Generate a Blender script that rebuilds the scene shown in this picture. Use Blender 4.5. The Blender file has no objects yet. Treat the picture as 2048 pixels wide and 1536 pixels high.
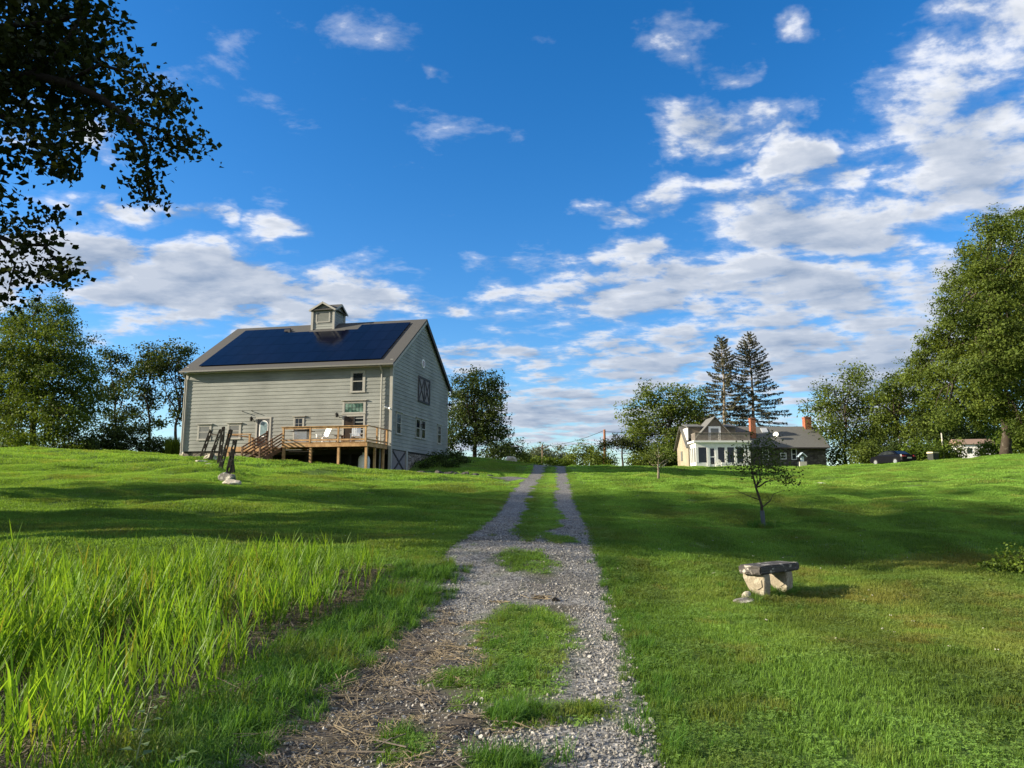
import bpy, math, random
import numpy as np
from mathutils import Vector, Matrix
R = math.radians
scene = bpy.context.scene
col = scene.collection

# ------------------------------------------------------------------ camera
F_PX, PITCH, EYE = 1470.0, 0.1477, 1.6          # focal length in photo pixels, upward tilt, eye height
cam_d = bpy.data.cameras.new('camera'); cam = bpy.data.objects.new('camera', cam_d); col.objects.link(cam)
cam.location = (0, 0, EYE); cam.rotation_euler = (math.pi / 2 + PITCH, 0, 0)
cam_d.sensor_fit = 'HORIZONTAL'; cam_d.sensor_width = 36.0; cam_d.lens = 36.0 * F_PX / 2048
cam_d.clip_start = 0.05; cam_d.clip_end = 5000
scene.camera = cam

# ------------------------------------------------------------------ light
SUN_EL, SUN_B = R(20.5), R(5.5)                   # elevation; angle of the sun towards the camera side of due left
sun_vec = Vector((-math.cos(SUN_EL) * math.cos(SUN_B), -math.cos(SUN_EL) * math.sin(SUN_B), math.sin(SUN_EL)))
sd = bpy.data.lights.new('sun', 'SUN'); sd.energy = 4.2; sd.angle = R(0.5); sd.color = (1.0, 0.88, 0.68)
so = bpy.data.objects.new('sun', sd); col.objects.link(so)
so.rotation_euler = sun_vec.to_track_quat('Z', 'Y').to_euler(); so.location = (-60, 0, 60)
scene.view_settings.view_transform = 'Standard'; scene.view_settings.look = 'None'
scene.view_settings.gamma = 1.0; scene.view_settings.use_curve_mapping = False
scene.view_settings.exposure = 1.42
SKY_STRENGTH = 0.085
scene.cycles.max_bounces = 8; scene.cycles.transparent_max_bounces = 8

def ray(px, py):
    u = (px - 1024) / F_PX; v = (768 - py) / F_PX
    r = np.array([u, math.cos(PITCH) - v * math.sin(PITCH), v * math.cos(PITCH) + math.sin(PITCH)])
    return r / r[1]
def at(px, py, d):
    r = ray(px, py) * d
    return np.array([r[0], r[1], r[2] + EYE])

# ------------------------------------------------------------------ sky with clouds (world)
w = bpy.data.worlds.new('World'); scene.world = w; w.use_nodes = True
def build_sky():
    nt = w.node_tree; N = nt.nodes; L = nt.links; N.clear()
    out = N.new('ShaderNodeOutputWorld'); bg = N.new('ShaderNodeBackground'); L.new(bg.outputs[0], out.inputs[0])
    bg.inputs[1].default_value = SKY_STRENGTH
    sky = N.new('ShaderNodeTexSky'); sky.sky_type = 'NISHITA'; sky.sun_disc = False
    sky.sun_elevation = SUN_EL; sky.sun_rotation = math.pi * 1.5 - SUN_B
    sky.air_density = 1.0; sky.dust_density = 0.35; sky.ozone_density = 2.0
    hs = N.new('ShaderNodeHueSaturation'); hs.inputs['Saturation'].default_value = SKY_SAT; hs.inputs['Value'].default_value = SKY_VAL
    hs.inputs['Hue'].default_value = 0.503
    tn = N.new('ShaderNodeVectorMath'); tn.operation = 'MULTIPLY'; L.new(sky.outputs[0], tn.inputs[0]); tn.inputs[1].default_value = (.84, .94, 1.08); L.new(tn.outputs[0], hs.inputs['Color'])
    tc = N.new('ShaderNodeTexCoord'); sx = N.new('ShaderNodeSeparateXYZ'); L.new(tc.outputs['Generated'], sx.inputs[0])
    def M(op, a, b=None, c=None, clamp=False):
        n = N.new('ShaderNodeMath'); n.operation = op; n.use_clamp = clamp
        for i, q in enumerate((a, b, c)):
            if q is None: continue
            if isinstance(q, (int, float)): n.inputs[i].default_value = q
            else: L.new(q, n.inputs[i])
        return n.outputs[0]
    def comb(a, b, c=0.0):
        n = N.new('ShaderNodeCombineXYZ')
        for i, q in enumerate((a, b, c)):
            if isinstance(q, (int, float)): n.inputs[i].default_value = q
            else: L.new(q, n.inputs[i])
        return n.outputs[0]
    def smooth(v, a, b, lo=0.0, hi=1.0):
        n = N.new('ShaderNodeMapRange'); n.interpolation_type = 'SMOOTHSTEP'; L.new(v, n.inputs[0])
        for i, q in enumerate((a, b, lo, hi)): n.inputs[i + 1].default_value = q
        return n.outputs[0]
    X, Y, Z = sx.outputs
    zz = M('ADD', M('MAXIMUM', Z, 0.0), 0.13)
    P = comb(M('DIVIDE', X, zz), M('DIVIDE', Y, zz))
    def noise(vec, scale, detail, rough=0.55, dist=0.0):
        n = N.new('ShaderNodeTexNoise'); n.noise_dimensions = '2D'; L.new(vec, n.inputs['Vector'])
        n.inputs['Scale'].default_value = scale; n.inputs['Detail'].default_value = detail
        n.inputs['Roughness'].default_value = rough; n.inputs['Distortion'].default_value = dist
        return n.outputs[0]
    # puffs drawn out along the wind (up to the right in the picture)
    vm = N.new('ShaderNodeMapping'); vm.inputs['Rotation'].default_value = (0, 0, R(28)); vm.inputs['Scale'].default_value = (0.85, 1.1, 1)
    L.new(P, vm.inputs[0]); PV = vm.outputs[0]
    n1 = noise(PV, 5.2, 9, 0.60, 0.1)
    n2 = noise(PV, 1.5, 3, 0.5)
    off = N.new('ShaderNodeVectorMath'); off.operation = 'ADD'; L.new(PV, off.inputs[0]); off.inputs[1].default_value = (-0.045, -0.085, 0)
    n3 = noise(off.outputs[0], 5.2, 6, 0.52, 0.1)
    # where the cloud banks stand, as ellipses on the sky's directions (x/y, z/y)
    yy = M('MAXIMUM', Y, 0.05)
    SE = comb(M('DIVIDE', X, yy), M('DIVIDE', Z, yy))
    wn = N.new('ShaderNodeTexNoise'); wn.noise_dimensions = '2D'; L.new(SE, wn.inputs['Vector']); wn.inputs['Scale'].default_value = 4.5; wn.inputs['Detail'].default_value = 5; wn.inputs['Roughness'].default_value = .6
    wv = N.new('ShaderNodeVectorMath'); wv.operation = 'MULTIPLY_ADD'; L.new(wn.outputs['Color'], wv.inputs[0]); wv.inputs[1].default_value = (.34, .16, 0); L.new(SE, wv.inputs[2])
    wo = N.new('ShaderNodeVectorMath'); wo.operation = 'SUBTRACT'; L.new(wv.outputs[0], wo.inputs[0]); wo.inputs[1].default_value = (.17, .08, 0); SE = wo.outputs[0]
    banks = [(120, 520, 330, 120, 1.2), (420, 600, 400, 110, 1.2), (640, 650, 260, 80, .9), (560, 445, 170, 60, .75), (430, 425, 75, 50, .75),
             (230, 430, 170, 50, .7), (1260, 590, 420, 95, 1), (1650, 640, 620, 220, 1), (1720, 450, 420, 130, .95), (2000, 330, 330, 280, .9),
             (2030, 110, 300, 220, .8), (1430, 265, 230, 85, .85), (1340, 70, 120, 120, .5), (1420, 145, 120, 60, .65), (1240, 490, 220, 55, .9),
             (1590, 310, 80, 70, .85), (1190, 410, 150, 40, .7), (1330, 365, 140, 60, .8), (1150, 830, 380, 110, 1), (1000, 720, 190, 50, .75),
             (1720, 760, 420, 160, 1), (1350, 700, 420, 110, .9), (1820, 560, 260, 130, .9), (300, 560, 360, 120, 1.1), (940, 145, 50, 35, .5), (960, 880, 200, 40, .7), (250, 45, 60, 40, .5), (170, 290, 80, 50, .6),
             (20, 310, 100, 70, .7), (1600, 60, 90, 60, .5), (1650, 330, 160, 90, .7), (900, 600, 120, 40, .6)]
    mask = None
    for (px, py, rx, ry, st) in banks:
        r = ray(px, py)
        sub = N.new('ShaderNodeVectorMath'); sub.operation = 'MULTIPLY_ADD'; L.new(SE, sub.inputs[0])
        ax, ay = F_PX / rx, F_PX / ry
        sub.inputs[1].default_value = (ax, ay, 0); sub.inputs[2].default_value = (-r[0] * ax, -r[2] * ay, 0)
        ln = N.new('ShaderNodeVectorMath'); ln.operation = 'LENGTH'; L.new(sub.outputs[0], ln.inputs[0])
        v = smooth(ln.outputs['Value'], 0.1, 1.35, st, 0.0)
        mask = v if mask is None else M('MAXIMUM', mask, v)
    back = smooth(Y, 0.0, 0.25, 1.0, 0.0)  # unseen cloud cover behind the camera, thickened to brighten the shade
    mask = M('MAXIMUM', mask, back)
    dens = M('ADD', M('MULTIPLY', M('SUBTRACT', n1, 0.5), 2.3), M('MULTIPLY', M('SUBTRACT', n2, 0.5), 0.9))
    dens = M('SUBTRACT', M('ADD', dens, M('MULTIPLY', mask, 1.04)), 0.24)
    cover = smooth(dens, 0.16, 0.76)
    wisp = M('MULTIPLY', smooth(dens, -0.02, 0.45), 0.25)
    cover = M('MAXIMUM', cover, wisp)
    lit = M('ADD', M('MULTIPLY', M('SUBTRACT', n1, n3), 2.6), 0.62, clamp=True)     # edges towards the light are whiter
    thick = smooth(dens, 0.45, 1.0, 1.0, 0.45)
    low = smooth(Z, 0.10, 0.45, 0.60, 1.0)                                          # banks low down show their grey bases
    f = M('MULTIPLY', M('MULTIPLY', lit, thick), low, clamp=True)
    cc = N.new('ShaderNodeMix'); cc.data_type = 'RGBA'; L.new(f, cc.inputs[0])
    cc.inputs[6].default_value = (*CLOUD_DARK, 1); cc.inputs[7].default_value = (*CLOUD_LIT, 1)
    mx = N.new('ShaderNodeMix'); mx.data_type = 'RGBA'; L.new(M('MULTIPLY', cover, 0.97), mx.inputs[0]); L.new(hs.outputs[0], mx.inputs[6]); L.new(cc.outputs[2], mx.inputs[7])
    L.new(mx.outputs[2], bg.inputs[0])
SKY_SAT, SKY_VAL = 1.29, 0.87
CLOUD_DARK, CLOUD_LIT = (1.35, 1.75, 2.45), (4.9, 4.9, 4.95)
build_sky()
w.cycles.sampling_method = 'MANUAL'; w.cycles.sample_map_resolution = 512

# ------------------------------------------------------------------ materials
def hexmat(name): 
    m = bpy.data.materials.new(name); m.use_nodes = True
    return m, m.node_tree.nodes, m.node_tree.links, m.node_tree.nodes['Principled BSDF']
def plain(name, c, rough=0.7, metal=0.0, var=0.12, scale=6.0, bump=0.0, spec=0.4):
    """a surface with mottled tone and a slight bump"""
    m, N, L, b = hexmat(name)
    b.inputs['Roughness'].default_value = rough; b.inputs['Metallic'].default_value = metal; b.inputs['Specular IOR Level'].default_value = spec
    tc = N.new('ShaderNodeTexCoord'); n = N.new('ShaderNodeTexNoise'); n.inputs['Scale'].default_value = scale; n.inputs['Detail'].default_value = 6
    L.new(tc.outputs['Object'], n.inputs['Vector'])
    mx = N.new('ShaderNodeMix'); mx.data_type = 'RGBA'; L.new(n.outputs[0], mx.inputs[0])
    mx.inputs[6].default_value = (*[q * (1 - 2 * var) for q in c], 1); mx.inputs[7].default_value = (*[min(1, q * (1 + 2 * var)) for q in c], 1)
    L.new(mx.outputs[2], b.inputs['Base Color'])
    if bump:
        bp = N.new('ShaderNodeBump'); bp.inputs['Strength'].default_value = bump; bp.inputs['Distance'].default_value = 0.02
        L.new(n.outputs[0], bp.inputs['Height']); L.new(bp.outputs[0], b.inputs['Normal'])
    return m
def siding(name, c):
    """painted boards: weather streaks along the boards, every board its own tone"""
    m, N, L, b = hexmat(name); b.inputs['Roughness'].default_value = 0.75; b.inputs['Specular IOR Level'].default_value = 0.25
    tc = N.new('ShaderNodeTexCoord'); mp = N.new('ShaderNodeMapping'); mp.inputs['Scale'].default_value = (0.7, 0.7, 9); L.new(tc.outputs['Object'], mp.inputs[0])
    n = N.new('ShaderNodeTexNoise'); n.inputs['Scale'].default_value = 1.3; n.inputs['Detail'].default_value = 8; n.inputs['Roughness'].default_value = 0.65; L.new(mp.outputs[0], n.inputs['Vector'])
    n2 = N.new('ShaderNodeTexNoise'); n2.inputs['Scale'].default_value = 0.45; n2.inputs['Detail'].default_value = 4; L.new(tc.outputs['Object'], n2.inputs['Vector'])
    a = N.new('ShaderNodeMath'); a.operation = 'ADD'; L.new(n.outputs[0], a.inputs[0]); L.new(n2.outputs[0], a.inputs[1])
    r = N.new('ShaderNodeMapRange'); L.new(a.outputs[0], r.inputs[0]); r.inputs[1].default_value = 0.7; r.inputs[2].default_value = 1.35
    mx = N.new('ShaderNodeMix'); mx.data_type = 'RGBA'; L.new(r.outputs[0], mx.inputs[0])
    mx.inputs[6].default_value = (*[q * 0.66 for q in c], 1); mx.inputs[7].default_value = (*[min(1, q * 1.2) for q in c], 1)
    L.new(mx.outputs[2], b.inputs['Base Color'])
    return m
def wood(name, c1, c2):
    m, N, L, b = hexmat(name); b.inputs['Roughness'].default_value = 0.7; b.inputs['Specular IOR Level'].default_value = 0.25
    tc = N.new('ShaderNodeTexCoord'); n = N.new('ShaderNodeTexNoise'); n.inputs['Scale'].default_value = 2.2; n.inputs['Detail'].default_value = 7; n.inputs['Roughness'].default_value = 0.7
    L.new(tc.outputs['Object'], n.inputs['Vector'])
    r = N.new('ShaderNodeMapRange'); L.new(n.outputs[0], r.inputs[0]); r.inputs[1].default_value = 0.38; r.inputs[2].default_value = 0.62
    mx = N.new('ShaderNodeMix'); mx.data_type = 'RGBA'; L.new(r.outputs[0], mx.inputs[0]); mx.inputs[6].default_value = (*c1, 1); mx.inputs[7].default_value = (*c2, 1)
    L.new(mx.outputs[2], b.inputs['Base Color'])
    return m
def masonry(name, c1, c2, joint, scale=2.2, squash=1.6):
    """rubble stone: irregular cells with pale or dark joints"""
    m, N, L, b = hexmat(name); b.inputs['Roughness'].default_value = 0.9; b.inputs['Specular IOR Level'].default_value = 0.2
    tc = N.new('ShaderNodeTexCoord'); mp = N.new('ShaderNodeMapping'); mp.inputs['Scale'].default_value = (1, 1, squash); L.new(tc.outputs['Object'], mp.inputs[0])
    v = N.new('ShaderNodeTexVoronoi'); v.inputs['Scale'].default_value = scale; L.new(mp.outputs[0], v.inputs['Vector'])
    e = N.new('ShaderNodeTexVoronoi'); e.feature = 'DISTANCE_TO_EDGE'; e.inputs['Scale'].default_value = scale; L.new(mp.outputs[0], e.inputs['Vector'])
    sp = N.new('ShaderNodeSeparateColor'); L.new(v.outputs['Color'], sp.inputs[0])
    mx = N.new('ShaderNodeMix'); mx.data_type = 'RGBA'; L.new(sp.outputs[0], mx.inputs[0]); mx.inputs[6].default_value = (*c1, 1); mx.inputs[7].default_value = (*c2, 1)
    r = N.new('ShaderNodeMapRange'); L.new(e.outputs[0], r.inputs[0]); r.inputs[1].default_value = 0.0; r.inputs[2].default_value = 0.09
    m2 = N.new('ShaderNodeMix'); m2.data_type = 'RGBA'; L.new(r.outputs[0], m2.inputs[0]); m2.inputs[6].default_value = (*joint, 1); L.new(mx.outputs[2], m2.inputs[7])
    L.new(m2.outputs[2], b.inputs['Base Color'])
    bp = N.new('ShaderNodeBump'); bp.inputs['Distance'].default_value = 0.05; L.new(r.outputs[0], bp.inputs['Height']); L.new(bp.outputs[0], b.inputs['Normal'])
    return m
def rock(name, c, lichen=(0.5, 0.49, 0.42), amt=0.5, scale=5.0):
    m, N, L, b = hexmat(name); b.inputs['Roughness'].default_value = 0.92; b.inputs['Specular IOR Level'].default_value = 0.2
    tc = N.new('ShaderNodeTexCoord'); n = N.new('ShaderNodeTexNoise'); n.inputs['Scale'].default_value = scale; n.inputs['Detail'].default_value = 9; n.inputs['Roughness'].default_value = 0.68; L.new(tc.outputs['Object'], n.inputs['Vector'])
    r = N.new('ShaderNodeMapRange'); L.new(n.outputs[0], r.inputs[0]); r.inputs[1].default_value = 0.66 - 0.3 * amt; r.inputs[2].default_value = 0.74 - 0.26 * amt
    n2 = N.new('ShaderNodeTexNoise'); n2.inputs['Scale'].default_value = scale * 4; n2.inputs['Detail'].default_value = 5; L.new(tc.outputs['Object'], n2.inputs['Vector'])
    m0 = N.new('ShaderNodeMix'); m0.data_type = 'RGBA'; L.new(n2.outputs[0], m0.inputs[0]); m0.inputs[6].default_value = (*[q * .55 for q in c], 1); m0.inputs[7].default_value = (*[q * 1.45 for q in c], 1)
    mx = N.new('ShaderNodeMix'); mx.data_type = 'RGBA'; L.new(r.outputs[0], mx.inputs[0]); L.new(m0.outputs[2], mx.inputs[6]); mx.inputs[7].default_value = (*lichen, 1)
    L.new(mx.outputs[2], b.inputs['Base Color'])
    bp = N.new('ShaderNodeBump'); bp.inputs['Distance'].default_value = 0.03; bp.inputs['Strength'].default_value = 0.8; L.new(n.outputs[0], bp.inputs['Height']); L.new(bp.outputs[0], b.inputs['Normal'])
    return m
def leafmat(name, dark, light, trans=0.35, inst=False, dry=(0.20, 0.18, 0.05), gloss=0.02):
    """leaves and blades: diffuse plus light passing through, tone from the mesh attribute 'shade'; scattered ones also take the point's 'tint' and 'dry'"""
    m = bpy.data.materials.new(name); m.use_nodes = True; N = m.node_tree.nodes; L = m.node_tree.links; N.clear()
    out = N.new('ShaderNodeOutputMaterial'); d = N.new('ShaderNodeBsdfDiffuse'); t = N.new('ShaderNodeBsdfTranslucent'); g = N.new('ShaderNodeBsdfGlossy')
    a = N.new('ShaderNodeAttribute'); a.attribute_name = 'shade'
    mx = N.new('ShaderNodeMix'); mx.data_type = 'RGBA'; L.new(a.outputs['Fac'], mx.inputs[0]); mx.inputs[6].default_value = (*dark, 1); mx.inputs[7].default_value = (*light, 1)
    c = mx.outputs[2]
    if inst:
        ai = N.new('ShaderNodeAttribute'); ai.attribute_type = 'INSTANCER'; ai.attribute_name = 'dry'
        md = N.new('ShaderNodeMix'); md.data_type = 'RGBA'; L.new(ai.outputs['Fac'], md.inputs[0]); L.new(c, md.inputs[6]); md.inputs[7].default_value = (*dry, 1)
        at_ = N.new('ShaderNodeAttribute'); at_.attribute_type = 'INSTANCER'; at_.attribute_name = 'tint'
        mt = N.new('ShaderNodeVectorMath'); mt.operation = 'SCALE'; L.new(md.outputs[2], mt.inputs[0]); L.new(at_.outputs['Fac'], mt.inputs['Scale']); c = mt.outputs[0]
    L.new(c, d.inputs[0])
    tm = N.new('ShaderNodeMix'); tm.data_type = 'RGBA'; tm.blend_type = 'MULTIPLY'; tm.inputs[0].default_value = 1.0; L.new(c, tm.inputs[6]); tm.inputs[7].default_value = (1.5, 1.35, 0.5, 1)
    L.new(tm.outputs[2], t.inputs[0])
    ms = N.new('ShaderNodeMixShader'); ms.inputs[0].default_value = trans; L.new(d.outputs[0], ms.inputs[1]); L.new(t.outputs[0], ms.inputs[2])
    g.inputs['Roughness'].default_value = 0.6; g.inputs[0].default_value = (1, 1, 1, 1)
    fr = N.new('ShaderNodeFresnel'); fr.inputs[0].default_value = 1.3
    fm = N.new('ShaderNodeMath'); fm.operation = 'MULTIPLY'; fm.inputs[1].default_value = gloss; L.new(fr.outputs[0], fm.inputs[0])
    m2 = N.new('ShaderNodeMixShader'); L.new(fm.outputs[0], m2.inputs[0]); L.new(ms.outputs[0], m2.inputs[1]); L.new(g.outputs[0], m2.inputs[2])
    L.new(m2.outputs[0], out.inputs[0])
    return m

# ------------------------------------------------------------------ mesh helpers
def setattrs(me, attrs):
    for k, v in (attrs or {}).items():
        v = np.asarray(v)
        if v.ndim == 2:
            a = me.attributes.new(k, 'FLOAT_VECTOR', 'POINT'); a.data.foreach_set('vector', v.astype('f').ravel())
        elif v.dtype.kind == 'i':
            a = me.attributes.new(k, 'INT', 'POINT'); a.data.foreach_set('value', v.astype('i').ravel())
        else:
            a = me.attributes.new(k, 'FLOAT', 'POINT'); a.data.foreach_set('value', v.astype('f').ravel())
def mesh_np(name, V, Fq, attrs=None, smooth=False):
    """numpy verts (n,3) and faces (m,k)"""
    me = bpy.data.meshes.new(name); V = np.asarray(V, 'f'); Fq = np.asarray(Fq, 'i')
    me.vertices.add(len(V)); me.vertices.foreach_set('co', V.ravel())
    k = Fq.shape[1]; me.loops.add(Fq.size); me.loops.foreach_set('vertex_index', Fq.ravel())
    me.polygons.add(len(Fq)); me.polygons.foreach_set('loop_start', np.arange(0, Fq.size, k, dtype='i'))
    if smooth: me.polygons.foreach_set('use_smooth', np.ones(len(Fq), bool))
    setattrs(me, attrs); me.update(calc_edges=True)
    return me
def link(name, me, mat=None, parent=None):
    o = bpy.data.objects.new(name, me); col.objects.link(o)
    if mat is not None: me.materials.append(mat)
    if parent is not None: o.parent = parent
    return o
def tag(o, label, cat, group=None, kind=None):
    if label: o['label'] = label
    if cat: o['category'] = cat
    if group: o['group'] = group
    if kind: o['kind'] = kind
    return o
def struct(o): o['kind'] = 'structure'; return o
def thing(name, label, cat, loc=(0, 0, 0), rz=0.0, group=None):
    o = bpy.data.objects.new(name, None); col.objects.link(o); o.location = loc; o.rotation_euler = (0, 0, rz); o.empty_display_size = 0.3
    return tag(o, label, cat, group)
class MB:
    def __init__(s): s.v = []; s.f = []; s.sm = False
    def add(s, vs, fs):
        n = len(s.v); s.v += [tuple(q) for q in vs]; s.f += [tuple(i + n for i in f) for f in fs]; return s
    def box(s, x0, x1, y0, y1, z0, z1, taper=0.0):
        t = taper
        s.add([(x0, y0, z0), (x1, y0, z0), (x1, y1, z0), (x0, y1, z0), (x0 + t, y0 + t, z1), (x1 - t, y0 + t, z1), (x1 - t, y1 - t, z1), (x0 + t, y1 - t, z1)],
              [(3, 2, 1, 0), (4, 5, 6, 7), (0, 1, 5, 4), (1, 2, 6, 5), (2, 3, 7, 6), (3, 0, 4, 7)]); return s
    def bar(s, p, q, wd, th, up=(0, 0, 1)):
        """rectangular bar from p to q: wd sideways, th along up"""
        p = Vector(p); q = Vector(q); t = (q - p).normalized(); up = Vector(up)
        sd = t.cross(up); sd = sd.normalized() if sd.length > 1e-5 else Vector((1, 0, 0)); n = sd.cross(t).normalized()
        a, b = sd * wd / 2, n * th / 2
        s.add([p - a - b, p + a - b, p + a + b, p - a + b, q - a - b, q + a - b, q + a + b, q - a + b],
              [(3, 2, 1, 0), (4, 5, 6, 7), (0, 1, 5, 4), (1, 2, 6, 5), (2, 3, 7, 6), (3, 0, 4, 7)]); return s
    def tube(s, pts, rad, sides=8, cap=True):
        pts = [Vector(p) for p in pts]; n0 = len(s.v); ref = Vector((0.31, 0.77, 0.2)).normalized()
        for i, p in enumerate(pts):
            t = (pts[min(i + 1, len(pts) - 1)] - pts[max(i - 1, 0)]).normalized()
            a = t.cross(ref).normalized(); b = t.cross(a); r = rad[i] if hasattr(rad, '__len__') else rad
            for k in range(sides):
                an = 2 * math.pi * k / sides; s.v.append(tuple(p + (a * math.cos(an) + b * math.sin(an)) * r))
        for i in range(len(pts) - 1):
            for k in range(sides):
                k2 = (k + 1) % sides; s.f.append((n0 + i * sides + k, n0 + i * sides + k2, n0 + (i + 1) * sides + k2, n0 + (i + 1) * sides + k))
        if cap:
            s.f.append(tuple(n0 + k for k in reversed(range(sides)))); s.f.append(tuple(n0 + (len(pts) - 1) * sides + k for k in range(sides)))
        return s
    def lathe(s, prof, c=(0, 0, 0), sides=20):
        return s.tube([(c[0], c[1], c[2] + z) for r, z in prof], [r for r, z in prof], sides) if False else s._lathe(prof, c, sides)
    def _lathe(s, prof, c, sides):
        n0 = len(s.v)
        for r, z in prof:
            for k in range(sides):
                an = 2 * math.pi * k / sides; s.v.append((c[0] + r * math.cos(an), c[1] + r * math.sin(an), c[2] + z))
        for i in range(len(prof) - 1):
            for k in range(sides):
                k2 = (k + 1) % sides; s.f.append((n0 + i * sides + k, n0 + i * sides + k2, n0 + (i + 1) * sides + k2, n0 + (i + 1) * sides + k))
        s.f.append(tuple(n0 + k for k in reversed(range(sides)))); s.f.append(tuple(n0 + (len(prof) - 1) * sides + k for k in range(sides)))
        return s
    def prism(s, poly, y0, y1, axis='y'):
        """polygon given in (a, z), pushed through from y0 to y1 along the axis"""
        n = len(poly); f = (lambda a, z, y: (a, y, z)) if axis == 'y' else (lambda a, z, y: (y, a, z))
        s.add([f(a, z, y0) for a, z in poly] + [f(a, z, y1) for a, z in poly],
              [tuple(range(n)), tuple(range(2 * n - 1, n - 1, -1))] + [(i, i + n, (i + 1) % n + n, (i + 1) % n) for i in range(n)]); return s
    def mesh(s, name, smooth=False, bevel=0.0):
        import bmesh
        me = bpy.data.meshes.new(name); me.from_pydata(s.v, [], s.f)
        bm = bmesh.new(); bm.from_mesh(me); bmesh.ops.recalc_face_normals(bm, faces=bm.faces)
        if bevel: bmesh.ops.bevel(bm, geom=bm.edges[:], offset=bevel, segments=1, affect='EDGES')
        bm.to_mesh(me); bm.free()
        if smooth: me.polygons.foreach_set('use_smooth', np.ones(len(me.polygons), bool))
        me.update(); return me
    def build(s, name, mat, parent=None, smooth=False, bevel=0.0):
        return link(name, s.mesh(name, smooth, bevel), mat, parent)
def stone_mesh(name, rx, ry, rz, seed, sub=3, amp=0.22, flat=0.5):
    """an irregular boulder sitting on z = 0"""
    import bmesh
    rg = np.random.default_rng(seed); bm = bmesh.new(); bmesh.ops.create_icosphere(bm, subdivisions=sub, radius=1)
    V = np.array([v.co[:] for v in bm.verts]); dirs = rg.normal(size=(14, 3)); dirs /= np.linalg.norm(dirs, axis=1)[:, None]
    cut = rg.uniform(0.62, 0.95, 14)
    k = (V @ dirs.T); lim = np.where(k > 0.05, cut / np.maximum(k, 0.05), 9).min(1); rr = np.minimum(1.0, lim)
    V = V * rr[:, None]; V += 0.10 * amp / 0.22 * np.sin(V @ rg.normal(size=(3, 3)) * 3.1 + rg.uniform(0, 6, 3))
    V = V * np.array([rx, ry, rz]); V[:, 2] += rz * flat
    for v, c in zip(bm.verts, V): v.co = c
    me = bpy.data.meshes.new(name); bm.to_mesh(me); bm.free(); return me

# ------------------------------------------------------------------ terrain
BC = np.array([-8.232, 50.0]); BTH = 0.2116; BL_, BW_ = 16.0, 12.84          # barn: near right corner, turn, length, width
BA = np.array([-math.cos(BTH), math.sin(BTH)]); BB = np.array([math.sin(BTH), math.cos(BTH)])
def bw(u, v): return BC + BA * u + BB * v                                     # u to the left along the long wall, v to the back
ctrl = []
for (px, py, d) in [(950, 1536, 4.4), (400, 1536, 4.4), (1400, 1536, 4.4), (2048, 1536, 4.4), (1300, 1300, 7.5), (1900, 1300, 7.5), (1030, 1200, 10.6), (1490, 1195, 11.3), (2000, 1195, 11.5),
                    (1048, 1100, 13.9), (1075, 1050, 19.5), (1080, 1000, 27.8), (1090, 960, 42), (1098, 937, 58), (1527, 1048, 22), (1800, 1100, 16), (1800, 1020, 26), (1320, 1000, 28), (1317, 962, 42),
                    (1800, 970, 38), (2040, 960, 38), (2040, 911, 60), (1750, 931, 74), (1500, 946, 68), (1450, 934, 84), (1620, 934, 85), (1300, 935, 66), (1300, 950, 50), (1500, 965, 48),
                    (452, 957, 31), (402, 919, 41), (0, 902, 45), (200, 906, 47), (0, 940, 33), (200, 945, 34), (0, 985, 24), (300, 985, 25), (0, 1060, 16), (300, 1080, 14.5), (700, 1000, 25), (620, 965, 33), (900, 1050, 18.5),
                    (560, 926, 42), (660, 934, 43), (760, 944, 44), (900, 953, 44), (980, 959, 43), (850, 985, 29), (640, 1060, 17)]:
    ctrl.append(at(px, py, d))
def bz(u, v, z): p = bw(u, v); ctrl.append(np.array([p[0], p[1], z]))
for u, v, z in [(0, -1.2, 2.85), (4, -1.5, 2.9), (8, -1.5, 3.2), (13, -3, 3.85), (16.5, -0.5, 4.25), (0, 1.5, 3.02), (0, 3, 3.05), (-2.5, 1.5, 2.95), (-0.3, 5.5, 3.9), (-0.3, 8.5, 4.35), (-0.3, 12.8, 4.65), (-3, 9, 4.2), (-4.5, 4.0, 3.2), (16, 13, 4.4), (8, 13, 4.4), (4, 1, 3.0), (8, 6, 4.0)]: bz(u, v, z)
for q in [(-30, 60, 4.6), (-34, 80, 4.6), (0, 75, 3.6), (2, 110, 3.2), (-6, 66, 4.2), (25, 110, 4.4), (60, 110, 4.6), (60, 60, 4.9), (-70, 60, 5.0), (-55, 25, 3.4), (-30, 12, 1.3), (55, 25, 2.8), (40, 10, 0.9), (0, -12, 0.0), (-25, -12, -0.1), (25, -12, 0.1), (-60, -12, 0.5), (60, -12, 0.4),
          (-5, 6, -0.12), (-4.5, 9, 0.02), (-9, 8, 0.1), (-100, 130, 4), (110, 130, 4.5), (0, 170, 2.8), (45, 90, 4.7), (14, 100, 4.4), (100, 50, 5), (-110, 50, 5)]: ctrl.append(np.array(q, float))
ctrl = np.array(ctrl)
def _tps(r): 
    r = np.maximum(r, 1e-9); return r * r * np.log(r)
def fit_tps(pts, lam=0.6):
    n = len(pts); S = 20.0
    xy = pts[:, :2] / S; K = _tps(np.linalg.norm(xy[:, None] - xy[None], axis=2)) + lam * 1e-3 * np.eye(n)
    Pm = np.c_[np.ones(n), xy]; A = np.block([[K, Pm], [Pm.T, np.zeros((3, 3))]])
    sol = np.linalg.solve(A, np.r_[pts[:, 2], np.zeros(3)]); return xy, sol, S
_XY, _SOL, _S = fit_tps(ctrl)
_rn = np.random.default_rng(5); _w = []
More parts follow.
